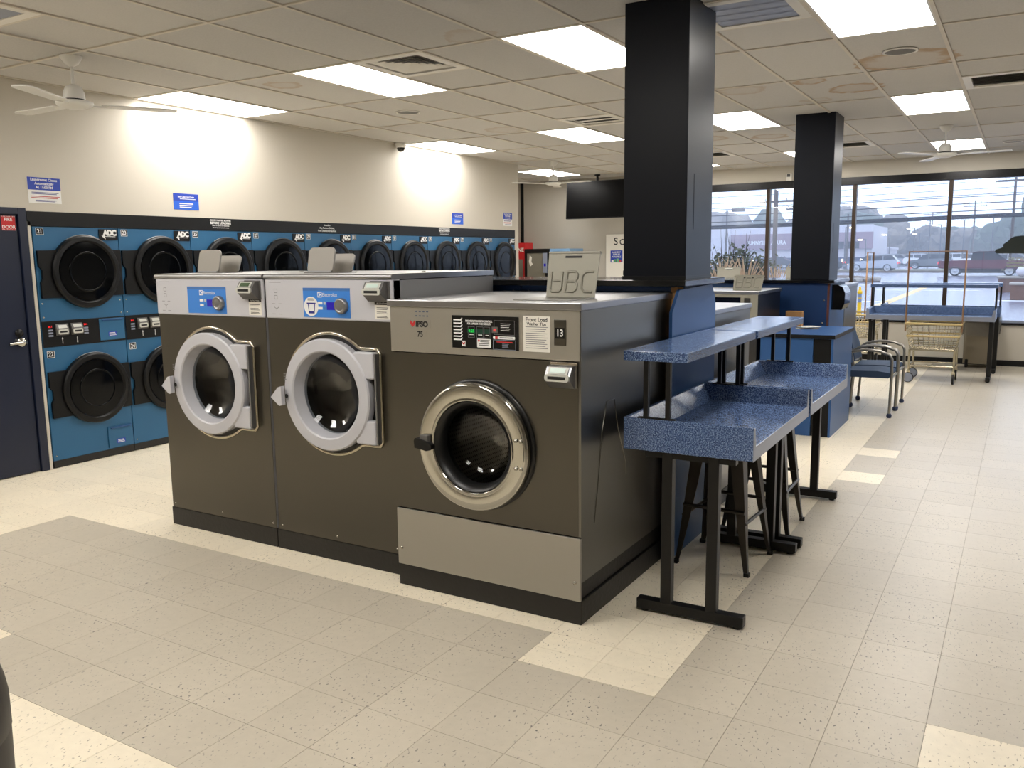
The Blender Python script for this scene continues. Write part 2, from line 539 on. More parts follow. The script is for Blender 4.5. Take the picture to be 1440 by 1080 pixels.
# ---- floor: slab, tiles one by one near the camera, the far field joined
T = .3048
floor = struct(MB().box(XA, XR, YB, YW, -.12, -.004).build('floor', 'grout'))
tile_me = {}
for kind in ('grey', 'cream'):
    tile_me[kind] = MB().box(-T/2+.0008, T/2-.0008, -T/2+.0008, T/2-.0008, -.0035, 0).mesh('floor_tile', ['tile_'+kind])
    tile_me[kind+'_half'] = MB().box(-T/2+.0008, T/2-.0008, -T/4+.0008, T/4-.0008, -.0035, 0).mesh('floor_tile', ['tile_'+kind])
X0, Y0 = -.8065, 2.884
def tile_kind(i, j):
    if i == 2 and j == 0: return 'cream'
    if i == -1 and j in (12, 15): return 'cream'
    if i >= -1: return 'grey'
    if j >= 1: return 'cream'
    if i in (-3, -2) and j == 0: return 'cream'
    if i < -15 or j < -4: return 'cream'
    if j < -3 and i < -10: return 'cream'
    if j == -4 and i < -10: return 'cream'
    return 'grey'
def hidden_floor(x, y):
    return (-4.6 < x < -1.65 and 3.45 < y < 6.0) or x < XD or (-2.9 < x < -1.5 and 8.05 < y < 10.5)
cand = []; rest = []
for i in range(-29, 19):
    for j in range(-19, 39):
        x = X0+(i+.5)*T; y = Y0+(j+.5)*T
        if x-T/2 < XA or x+T/2 > XR+.2 or y+T/2 > YW+.25: continue
        if x < XD-.2 and y < YE-.2: continue
        q = in_view(x, y, 0, 40)
        if q and not hidden_floor(x, y): cand.append((q[2], i, j, x, y))
        else: rest.append((i, j, x, y))
cand.sort()
for q in cand[290:]: rest.append(q[1:])
for _, i, j, x, y in cand[:290]:
    k = tile_kind(i, j)
    if i in (-3, -2) and j == 0:
        for s in (-1, 1): inst(tile_me[k+'_half'], 'floor_tile', floor, (x, y+s*T/4, 0))
    else: inst(tile_me[k], 'floor_tile', floor, (x, y, 0))
b = MB()
for i, j, x, y in rest:
    h = T/2-.0008
    x0, x1, y0, y1 = max(x-h, XA), min(x+h, XR), max(y-h, YB), min(y+h, YW)
    b.add([(x0, y0, 0), (x1, y0, 0), (x1, y1, 0), (x0, y1, 0)], [(0, 1, 2, 3)], 0 if tile_kind(i, j) == 'grey' else 1)
stuff(b.build('floor_tile_field', ['tile_grey', 'tile_cream'], floor))

# ---- ceiling: slab, tee grid, tiles, and the cells taken by lights and vents
ceiling = struct(MB().box(XA, XR, YB, YW, ZC+.03, ZC+.15).build('ceiling', 'vent_white'))
GX, GY = .6165, 1.252
cx0, cy0 = -6.10, 4.884
def cellx(i): return cx0+i*GX           # left edge of column i
def celly(j): return cy0+j*GY           # near edge of row j
LIGHTS = {(-1, 0): 'lit ceiling panel against the dryer wall beside the nearest ceiling fan',
          (2, 0): 'lit ceiling panel with a louvred vent at its near right corner',
          (-1, 3): 'lit ceiling panel against the dryer wall beside the dome camera',
          (5, 0): 'large lit ceiling panel partly cut off by the near navy column',
          (2, 3): 'lit ceiling panel above the hanging television, just past a thin return vent',
          (-2, 6): 'lit ceiling panel in the alcove behind the middle ceiling fan',
          (2, 6): 'far lit ceiling panel hidden behind the near navy column',
          (8, 0): 'largest lit ceiling panel at the top right of the view',
          (8, 3): 'lit ceiling panel second in line toward the windows on the right',
          (8, 6): 'lit ceiling panel behind the ceiling fan near the windows',
          (5, 3): 'lit ceiling panel just right of the near navy column',
          (5, 6): 'small far lit ceiling panel left of the far navy column',
          (11, 0): 'lit ceiling panel out of view right of the largest panel',
          (11, 3): 'lit ceiling panel out of view above the right aisle',
          (11, 6): 'lit ceiling panel out of view near the right windows',
          (2, -3): 'lit ceiling panel above and left of the viewer',
          (5, -3): 'lit ceiling panel above the viewer',
          (8, -3): 'lit ceiling panel above and right of the viewer',
          (-1, -3): 'lit ceiling panel above the navy door'}
VENTS = {(3, 0, 0): ('square louvred ceiling vent beside a lit panel over the washers', 4),
         (3, 2, 1): ('thin white slotted ceiling return vent above the television side', 0),
         (9, 2, 1): ('white ceiling vent at the right edge of the view', 1),
         (6, 5, 1): ('ceiling vent right of the far navy column', 1),
         (3, 5, 1): ('small far ceiling vent just right of the near navy column', 1),
         (7, 0, 0): ('blue grey ceiling vent right of the near navy column top', 2),
         (1, -2, 0): ('flat grey ceiling vent at the top left corner of the view', 2)}
tile_full = MB().box(.014, GX-.014, .014, GY-.014, 0, .012).mesh('ceiling_tile', ['ceiling_tile'])
tile_half = MB().box(.014, GX-.014, .014, GY/2-.014, 0, .012).mesh('ceiling_tile', ['ceiling_tile'])
def cell_open(i, j):
    x = cellx(i)+GX/2; y = celly(j)+GY/2
    return XD-.02 < cellx(i)+GX*.5 or y > YE-.1
rand = random.Random(3)
for i in range(-5, 18):
    for j in range(-6, 8):
        if not cell_open(i, j): continue
        x = cellx(i); y = celly(j)
        if x+GX < XA or x > XR or y+GY < YB or y > YW: continue
        halves = [h for h in (0, 1) if (i, j, h) in VENTS]
        if (i, j) in LIGHTS: continue
        z = ZC+.004+rand.uniform(-.0015, .002)
        if halves:
            h = 1-halves[0]
            if y+h*GY/2 < YW: inst(tile_half, 'ceiling_tile', ceiling, (x, y+h*GY/2, z))
        elif y+GY > YW:
            if y+GY/2 <= YW: inst(tile_half, 'ceiling_tile', ceiling, (x, y, z))
            bb = MB().box(.014, GX-.014, .014, max(.03, YW-(y+GY/2 if y+GY/2 <= YW else y)-.014), 0, .012)
            bb.build('ceiling_tile', ['ceiling_tile'], ceiling, (x, y+(GY/2 if y+GY/2 <= YW else 0), z))
        else: inst(tile_full, 'ceiling_tile', ceiling, (x, y, z))
for i in range(-5, 19):                      # main runners
    x = cellx(i)
    y0 = YB if x > XD-.05 else YE
    if XA < x < XR: MB().box(x-.012, x+.012, y0, YW, ZC-.004, ZC+.012).build('ceiling_runner', 'grid_white', ceiling)
for j in range(-5, 8):                       # cross tees
    y = celly(j)
    if YB < y < YW: MB().box(XD if y < YE else XA, XR, y-.011, y+.011, ZC-.003, ZC+.012).build('ceiling_crosstee', 'grid_white', ceiling)
for (i, j, h) in VENTS:
    y = celly(j)+GY/2; x = cellx(i)
    MB().box(x, x+GX, y-.011, y+.011, ZC-.003, ZC+.012).build('ceiling_crosstee', 'grid_white', ceiling)

light_frame = MB()
for x0, x1, y0, y1 in ((.012, GX-.012, .012, .024), (.012, GX-.012, GY-.024, GY-.012), (.012, .024, .024, GY-.024), (GX-.024, GX-.012, .024, GY-.024)):
    light_frame.box(x0, x1, y0, y1, -.002, .02)
light_frame = light_frame.mesh('frame', ['fan_white'])
light_diff = MB().box(.024, GX-.024, .024, GY-.024, 0, .015).mesh('diffuser', ['diffuser'])
for (i, j), lab in LIGHTS.items():
    t = thing('ceiling_light', lab, 'ceiling light', (cellx(i), celly(j), ZC), 0, 'recessed ceiling light panels')
    inst(light_frame, 'frame', t); inst(light_diff, 'diffuser', t)
for (i, j, h), (lab, style) in VENTS.items():
    t = thing('ceiling_vent', lab, 'ceiling vent', (cellx(i)+GX/2, celly(j)+(h+.5)*GY/2, ZC), 0, 'ceiling vents')
    a, c = GX/2-.013, GY/4-.012
    k = MB()
    for x0, x1, y0, y1 in ((-a, a, -c, -c+.06), (-a, a, c-.06, c), (-a, -a+.06, -c+.06, c-.06), (a-.06, a, -c+.06, c-.06)):
        k.box(x0, x1, y0, y1, -.004, .01)
    k.build('frame', 'vent_white', t)
    MB().box(-a+.06, a-.06, -c+.06, c-.06, .024, .028).build('backing', 'reader_grey' if style != 2 else 'edge_grey', t)
    if style == 4:
        for q in range(5):
            r = .225-q*.042
            k = MB()
            for sgn in (-1, 1):
                for ax in (0, 1):
                    p = [(r*sgn, .004), (r*sgn, .0), ((r-.034)*sgn, .02), ((r-.034)*sgn, .024)]
                    if ax == 0:
                        k.add([(p[0][0], -r, p[0][1]), (p[0][0], r, p[0][1]), (p[2][0], r-.034, p[2][1]), (p[2][0], -r+.034, p[2][1])], [(0, 1, 2, 3)])
                    else:
                        k.add([(-r, p[0][0], p[0][1]), (r, p[0][0], p[0][1]), (r-.034, p[2][0], p[2][1]), (-r+.034, p[2][0], p[2][1])], [(0, 1, 2, 3)])
            k.build('louvre', 'vent_white', t)
    else:
        n = {0: 3, 1: 7, 2: 4}[style]
        for q in range(n):
            y = -c+.06+(q+.5)*(2*c-.12)/n
            wd = (2*c-.12)/n*(.40 if style != 2 else .495)
            MB().add([(-a+.06, y-wd, 0), (a-.06, y-wd, 0), (a-.06, y+wd, .010 if style != 2 else .002), (-a+.06, y+wd, .010 if style != 2 else .002)], [(0, 1, 2, 3)]).build('slat', 'vent_white' if style != 2 else 'edge_grey', t)

# ---- walls
struct(MB().box(XD-.2, XD, YB, 11.352, 2.078, ZC+.03).build('wall_left', 'wall_cream'))
wn = struct(MB().box(XD-.2, XD, YB, 2.86, 0, 2.078).box(XD-.2, XD, 2.86, 3.86, 2.10-.022, 2.0781).build('wall_left_near', 'wall_cream'))
struct(MB().box(XA, XD, 11.352, YE, 0, ZC+.03).build('wall_left_end', 'wall_cream'))
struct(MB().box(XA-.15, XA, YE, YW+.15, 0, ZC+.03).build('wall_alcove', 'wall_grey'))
struct(MB().box(XD-.2, XD-.19, 2.8, 3.9, 0, 2.1).build('wall_left_recess', 'wall_cream'))
WX0 = -5.05
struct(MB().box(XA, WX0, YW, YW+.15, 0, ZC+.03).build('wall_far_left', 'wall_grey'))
wf = struct(MB().box(WX0, XR, YW, YW+.15, 0, .60).box(WX0, XR, YW, YW+.15, 2.835, ZC+.03).build('wall_far', 'wall_cream'))
struct(MB().box(XR, XR+.15, YB, YW+.15, 0, ZC+.03).build('wall_right', 'wall_cream'))
struct(MB().box(XD-.2, XR+.15, YB-.15, YB, 0, ZC+.03).build('wall_back', 'wall_cream'))
struct(MB().box(-8.37, -8.31, YW-.02, YW, 0, ZC-.005).build('trim_1', 'black_paint'))
struct(MB().box(WX0, XR, YW-.012, YW, 0, .085).build('baseboard_far', 'black_paint'))
struct(MB().box(XA, WX0, YW-.012, YW, 0, .085).build('baseboard_far_left', 'black_paint'))
struct(MB().box(XD-.012, XD+.004, 3.862, 3.888, 0, 2.0).build('trim_2', 'wall_cream', bevel=.003))

# ---- window wall: frame, mullions, panes
win = struct(MB().box(WX0, XR, YW-.01, YW+.13, 2.72, 2.835).build('window_1', 'frame_black', bevel=.004))
MB().box(WX0, XR, YW-.02, YW+.13, .60, .632).build('window_sill', 'frame_black', win, bevel=.004)
MB().box(WX0, XR, YW+.03, YW+.10, .632, .668).build('bottom_rail', 'edge_grey', win)
mx = [-5.022, -3.685, -2.352, -1.014, .32, 1.655, 2.99, 4.325]
for x in mx: MB().box(x-.028, x+.028, YW+.0, YW+.11, .66, 2.72).build('mullion', 'bronze', win, bevel=.003)
for a, c in zip(mx, mx[1:]): MB().box(a+.028, c-.028, YW+.055, YW+.061, .668, 2.72).build('pane', 'window_glass', win)

# print on the glass, facing the street
dec = tag(MB().prism([(-.385, 1.65), (-.36, 1.64), (-.02, 1.635), (.3, 1.64), (.33, 1.68), (.27, 1.72), (.24, 1.76), (.2, 1.80), (.14, 1.83), (.08, 1.86), (0, 1.885), (-.09, 1.89), (-.16, 1.88), (-.21, 1.85), (-.235, 1.815), (-.27, 1.79), (-.30, 1.765), (-.29, 1.735), (-.325, 1.715), (-.375, 1.70), (-.395, 1.67)], 'y', YW+.062, YW+.0635).build('window_decal', [mat('decal_green', (44, 52, 46), .6)]), 'dark green tree shaped decal on the window glass', 'window decal')
hr = thing('hours_lettering', 'pale reversed HOURS lettering on the window below the tree decal', 'lettering', (0, YW+.0625, 0))
mat('decal_pale', (226, 226, 212), .6)
ROTB = (PI/2, 0, PI)
text('HOURS', .062, 'decal_pale', hr, (-.215, 0, 1.552), ROTB, 'RIGHT', bold=.003)
lines('decal_pale', hr, -.235, .12, [1.488, 1.443], 0, .022)
text('8:00-10:00', .036, 'decal_pale', hr, (-.295, 0, 1.398), ROTB, 'RIGHT', bold=.001)

# ---- navy door in the left wall
dr = struct(MB().box(XD-.06, XD-.012, 2.9, 3.792, .008, 2.045).build('door_1', 'navy', bevel=.004))
fr = struct(MB().box(XD-.10, XD+.006, 3.796, 3.860, 0, 2.10).box(XD-.10, XD+.006, 2.84, 2.896, 0, 2.10).box(XD-.10, XD+.006, 2.896, 3.796, 2.049, 2.10).build('door_frame', 'navy', bevel=.003))
hd = MB()
hd.lathe([(.0, .05), (.034, .048), (.036, .01), (.04, 0)], (XD-.012, 3.725, 1.06), 'x', 20)
hd.tube([(XD+.035, 3.725, 1.06), (XD+.05, 3.70, 1.058), (XD+.05, 3.61, 1.055)], .011, 8)
hd.build('door_handle', 'chrome', dr)
MB().lathe([(.0, .014), (.03, .012), (.033, 0)], (XD-.012, 3.725, 1.13), 'x', 18).build('deadbolt_plate', 'black_paint', dr)
s = MB().box(XD-.0119, XD-.0105, 3.672, 3.778, 1.925, 2.035).build('fire_door_sign', 'sign_red', dr)
text('FIRE', .034, 'white', s, (XD-.0103, 3.725, 2.008), EAST, 'CENTER', bold=.001)
text('DOOR', .034, 'white', s, (XD-.0103, 3.725, 1.950), EAST, 'CENTER', bold=.001)
k = MB()
for q in range(9):
    y = 3.674+q*.012
    for z in (1.926, 2.027): k.add([(XD-.0103, y, z), (XD-.0103, y+.005, z), (XD-.0103, y+.008, z+.007), (XD-.0103, y+.003, z+.007)], [(0, 1, 2, 3)])
stuff(k.build('stripes', 'white', s))

# ---- black fascia above the dryers
fas = struct(MB().box(XD-.2, XD+.004, 3.862, 11.352, 1.962, 2.078).build('trim_3', 'black_paint', bevel=.003))
def ft(s, size, y, z, bold=.0006): text(s, size, 'white', fas, (XD+.0055, y, z), EAST, 'CENTER', bold=bold)
for y, k in ((5.75, 1), (9.49, 1)):
    ft('CHECK WASHER & DRYER', .021, y, 2.058)
    ft('BEFORE LOADING', .030, y, 2.033, .001)
    ft('Owner & Store is not responsible', .015, y, 2.009, .0003)
    ft('for damage due to foreign items', .015, y, 1.990, .0003)
ft('Attendant', .026, 7.23, 2.050); ft('May Remove Clothing', .026, 7.23, 2.019); ft('From Unattended Machines', .026, 7.23, 1.988)

# ---- posters on the cream wall
def poster(y0, y1, z0, z1, lab, kind):
    t = thing('wall_poster', lab, 'poster', (XD, (y0+y1)/2, (z0+z1)/2), 0, 'notices on the dryer wall')
    h, v = (y1-y0)/2, (z1-z0)/2
    MB().box(.0005, .003, -h, h, -v, v).build('sheet', 'white' if kind != 'b' else 'poster_lblue', t)
    if kind == 'w':
        MB().box(.003, .0038, -h, h, v*.02, v).build('heading_block', 'poster_blue', t)
        for s_, z in (('Laundromat Closes', .82), ('Automatically', .52), ('At 11:00 PM', .22)):
            text(s_, v*.28, 'white', t, (.0042, 0, v*z), EAST, 'CENTER', sx=min(1, h*1.75/(len(s_)*v*.28*.5)), bold=.0006)
        lines('ink_blue', t, -h*.8, h*.85, [-v*.2, -v*.3], .0042, v*.05, 'x')
        lines('ink_red', t, -h*.85, h*.9, [-v*.5, -v*.62], .0042, v*.05, 'x')
        lines('ink_blue', t, -h*.6, h*.7, [-v*.8, -v*.88], .0042, v*.04, 'x')
    else:
        MB().box(.003, .0036, -h, h, v*.1, v).build('heading_block', 'poster_blue', t)
        text('Each Clean Card Swipe', v*.26, 'white', t, (.004, 0, v*.6), EAST, 'CENTER', sx=min(1, h*1.7/(21*v*.13)), bold=.0005)
        lines('white', t, -h*.5, h*.75, [v*.3], .004, v*.07, 'x')
        lines('white', t, -h*.55, h*.55, [-v*.3, -v*.52, -v*.74], .004, v*.1, 'x')
poster(3.893, 4.16, 2.143, 2.342, 'blue and white closing time notice above dryer 21 by the navy door', 'w')
poster(5.23, 5.508, 2.146, 2.292, 'bright blue notice above the second and third dryers', 'b')
poster(9.68, 9.95, 2.128, 2.279, 'small bright blue notice above the far dryers', 'b')
poster(11.01, 11.27, 2.138, 2.33, 'blue and white notice at the far end of the dryer wall', 'w')

# ---- dome camera on the dryer wall
t = thing('dome_camera', 'small white dome security camera with dark lens high on the dryer wall', 'security camera', (XD+.07, 8.52, ZC))
MB().lathe([(.065, 0), (.07, -.02), (.06, -.05), (.05, -.055)], n=20, cap0=True, cap1=True).build('housing', 'fan_white', t)
MB().lathe([(.05, -.055), (.046, -.078), (.03, -.098), (0, -.105)], n=20).build('lens_dome', 'black_gloss', t)
# ---- ceiling speakers
for x, y, lab in ((-5.21, 6.79, 'round grey ceiling speaker near the dryer wall'), (-.85, 6.76, 'round grey ceiling speaker past the largest light panel'), (-.24, 13.02, 'round dark ceiling speaker beside the fan near the windows')):
    t = thing('ceiling_speaker', lab, 'speaker', (x, y, ZC), 0, 'round ceiling speakers')
    MB().lathe([(.118, 0), (.118, -.006), (.105, -.009), (.102, -.004)], n=28, cap0=True).build('rim', 'vent_white', t)
    MB().lathe([(.102, -.004), (.05, -.006), (0, -.006)], n=28).build('grille', [mat('speaker_grey', (110, 108, 104), .7) if 'speaker_grey' not in M else M['speaker_grey']], t)
# ---- motion sensor over the window
t = thing('motion_sensor', 'small beige motion sensor above the window header', 'sensor', (-3.357, YW, 2.835))
MB().box(-.045, .045, -.05, -.001, .0, .115).build('housing', 'vent_white', t, bevel=.01)
MB().box(-.025, .025, -.054, -.05, .06, .105).build('lens', 'reader_grey', t)

# ---- ceiling fans
def fan(x, y, a0, lab):
    t = thing('ceiling_fan', lab, 'ceiling fan', (x, y, ZC), 0, 'white three-blade ceiling fans')
    MB().lathe([(.072, 0), (.07, -.012), (.045, -.05), (.02, -.065), (.013, -.07)], n=20, cap0=True).build('canopy', 'fan_white', t)
    MB().cyl((0, 0, -.06), (0, 0, -.20), .011, 10).build('downrod', 'fan_white', t)
    mo = MB().lathe([(.014, -.185), (.05, -.20), (.066, -.235), (.07, -.275), (.07, -.285)], n=24).build('motor', 'fan_white', t)
    MB().lathe([(.07, -.285), (.062, -.29), (.062, -.297)], n=24).build('gap_ring', 'black_matte', mo)
    MB().lathe([(.062, -.297), (.118, -.30), (.122, -.315), (.11, -.33), (.06, -.345), (0, -.348)], n=28).build('hub', 'fan_white', t)
    for q in range(3):
        a = a0+q*2*PI/3
        bl = MB().prism([(.17, -.05), (.62, -.065), (.66, -.045), (.66, .045), (.62, .065), (.17, .05)], 'z', -.004, .004)
        bl.build('blade', 'fan_white', t, (0, 0, -.318), (R(10)*math.cos(a)*0+0, 0, a), bevel=.002)
        MB().box(.09, .20, -.018, .018, -.005, .003).build('blade_iron', 'fan_white', t, (0, 0, -.322), (0, 0, a))
fan(-5.70, 3.68, R(60), 'white ceiling fan at top left near the dryer wall')
fan(-.86, 10.97, R(-6), 'white ceiling fan near the windows at top right')
fan(-6.14, 11.50, R(-8), 'white ceiling fan in front of the alcove beside the television')

# ================================================================== DRYERS
DP = .745
def ring_door(parent, yc, zc, w, first):
    """black round dryer door with its hinge band; x=0 is the cabinet face"""
    y0, y1 = .015, DP-.003
    band = [(y0, zc+.175), (y0, zc+.05), (y0+.025, zc+.02), (y0+.025, zc-.05), (y0+.008, zc-.08), (y0+.008, zc-.205), (y1, zc-.205), (y1, zc+.18), (yc, zc+.18)]
    bd = MB().prism(band, 'x', .001, .022).build('door_band', 'dryer_black', parent, bevel=.003)
    d = MB().lathe([(.300, .004), (.298, .040), (.286, .050), (.256, .052), (.246, .038), (.240, .034)], (0, yc, zc), 'x', 48, hard=True).build('door', 'dryer_black', parent)
    MB().lathe([(.240, .040), (.14, .046), (0, .048)], (0, yc, zc), 'x', 40).build('door_glass', 'dryer_glass', d)
    MB().lathe([(.150, .048), (.154, .051), (.162, .051), (.166, .047)], (0, yc, zc), 'x', 36).build('glass_ring', 'dryer_glass', d)
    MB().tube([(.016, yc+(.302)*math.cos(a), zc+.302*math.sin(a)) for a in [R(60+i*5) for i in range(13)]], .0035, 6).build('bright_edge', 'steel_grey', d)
    return d
def make_dryer(numu, numl, lab):
    t = thing('stacked_dryer', lab, 'dryer', (XD, 0, 0), 0, 'blue stacked dryers along the wall')
    MB().box(-.85, -.001, .003, DP-.003, .06, 1.96).build('cabinet', 'dryer_blue', t, bevel=.004)
    MB().box(-.80, -.02, .002, DP-.002, 0, .06).build('base', 'black_base', t)
    MB().box(-.02, .002, .002, DP-.002, .004, .062).build('toe_kick', 'black_base', t)
    ring_door(t, .414, 1.597, 0, True)
    ring_door(t, .414, .62, 0, False)
    cp = MB().box(.0, .006, .004, DP-.004, .997, 1.208).build('control_panel', 'black_paint', t, bevel=.002)
    for sy in (.165, .292):
        rd = MB().prism([(.0, 1.085), (.018, 1.085), (.03, 1.10), (.03, 1.135), (.012, 1.18), (0, 1.18)], 'y', sy-.05, sy+.05).build('card_reader', 'reader_grey', cp, bevel=.004)
        MB().prism(rrect(sy-.042, sy+.042, 1.096, 1.136, .012), 'x', .0305, .034).build('slot_bezel', 'reader_face', rd)
        MB().box(.034, .0355, sy-.03, sy+.03, 1.109, 1.123).build('card_slot', 'black_matte', rd)
        MB().add([(.0165, sy-.036, 1.171), (.0165, sy+.036, 1.171), (.0265, sy+.036, 1.146), (.0265, sy-.036, 1.146)], [(0, 1, 2, 3)]).build('reader_screen', 'reader_face', rd, (.003, 0, 0))
    for sy, fl in ((.165, 1), (.292, -1)):
        k = MB().cyl((.007, sy, 1.018), (.007, sy, 1.066), .0025, 6)
        z = 1.066 if fl > 0 else 1.018
        k.add([(.0075, sy-.007, z-.012*fl), (.0075, sy+.007, z-.012*fl), (.0075, sy, z+.006*fl)], [(0, 1, 2)])
        k.build('arrow', 'white', cp)
    for sy in (.07, .375):
        for z in (1.132, 1.11, 1.088): MB().box(.006, .012, sy-.02, sy+.02, z-.007, z+.007).build('button', 'edge_grey', cp, bevel=.003)
        text('20.1', .02, 'led_red', cp, (.0068, sy, 1.162), EAST, 'CENTER')
    for z0, z1 in ((1.012, 1.198), (.072, .258)):
        h = MB().box(0, .009, .497, .733, z0, z1).build('lint_hatch', 'dryer_blue', t, bevel=.002)
        MB().box(.009, .022, .52, .715, z1-.018, z1-.006).build('hatch_grip', 'laminate_light', h, bevel=.003)
        l = MB().box(.009, .0098, .575, .655, z0+.03, z0+.07).build('label', 'poster_blue', h)
        lines('white', l, .583, .648, [z0+.037, z0+.047, z0+.057], .0102, .005, 'x')
    lg = MB().prism(rrect(.565, .735, 1.858, 1.950, .008), 'x', 0, .006).build('logo_plate', 'black_paint', t)
    text('ADC', .062, 'white', lg, (.0066, .665, 1.918), EAST, 'CENTER', bold=.004, spacing=.86)
    MB().prism([(.585, 1.895), (.622, 1.865), (.618, 1.888), (.715, 1.886), (.715, 1.890), (.616, 1.892), (.62, 1.897)], 'x', .006, .0066).build('arrow_mark', 'white', lg)
    for num, z in ((numu, 1.922), (numl, .938)):
        p = MB().box(0, .0015, .028, .09, z-.028, z+.028).build('number_plate', 'white', t)
        MB().box(.0015, .002, .032, .086, z-.024, z+.024).build('plate_field', 'black_paint', p)
        text(num, .046, 'white', p, (.0024, .059, z), EAST, 'CENTER', bold=.0015, sx=.9)
    k = MB()
    for y in (.03, DP-.03):
        for z in (1.35, 1.24, .1): k.lathe([(.007, 0), (.005, .004), (0, .005)], (0, y, z), 'x', 8)
    stuff(k.build('screws', 'chrome', t))
    return t
names = ['blue stacked dryer marked 21 and 22 next to the navy door', 'blue stacked dryer marked 23 and 24, second from the navy door', 'third blue stacked dryer from the navy door, behind the first washer', 'fourth blue stacked dryer from the navy door', 'fifth blue stacked dryer, behind the open lids of the second washer', 'sixth blue stacked dryer from the navy door', 'seventh blue stacked dryer from the navy door', 'eighth blue stacked dryer, fourth from last', 'ninth blue stacked dryer, second from last at the far end', 'last blue stacked dryer at the far end of the wall']
names[7] = 'eighth blue stacked dryer, third from the far end'
for i in range(10):
    t = make_dryer(str(21+2*i), str(22+2*i), names[i])
    t.location.y = 3.897+i*DP

# ================================================================== WASHERS
def reader(parent, x, z, m_lcd='lcd', s=1., proud=0):
    w_ = .062*s
    r = MB().prism([(0, z-.055*s), (-.01, z-.055*s), (-.055*s, z-.015*s), (-.055*s, z+.005*s), (-.03*s, z+.045*s), (0, z+.045*s)], 'x', x-w_, x+w_).build('card_reader', 'reader_grey' if not proud else 'steel_grey', parent, bevel=.006)
    MB().prism(rrect(x-w_*.96, x+w_*.96, z-.02*s, z+.012*s, .014*s), 'y', -.063*s, -.055*s).build('slot_bezel', 'reader_face', r)
    MB().box(x-w_*.7, x+w_*.7, -.0645*s, -.063*s, z-.010*s, z+.003*s).build('card_slot', 'black_matte', r)
    MB().add([(x-w_*.8, -.0545*s, z+.013*s), (x+w_*.8, -.0545*s, z+.013*s), (x+w_*.8, -.0345*s, z+.042*s), (x-w_*.8, -.0345*s, z+.042*s)], [(0, 1, 2, 3)]).build('screen_bezel', 'reader_face', r, (0, -.001, 0))
    MB().add([(x-w_*.6, -.0525*s, z+.018*s), (x+w_*.6, -.0525*s, z+.018*s), (x+w_*.6, -.0385*s, z+.038*s), (x-w_*.6, -.0385*s, z+.038*s)], [(0, 1, 2, 3)]).build('reader_screen', m_lcd, r, (0, -.003, 0))
    return r
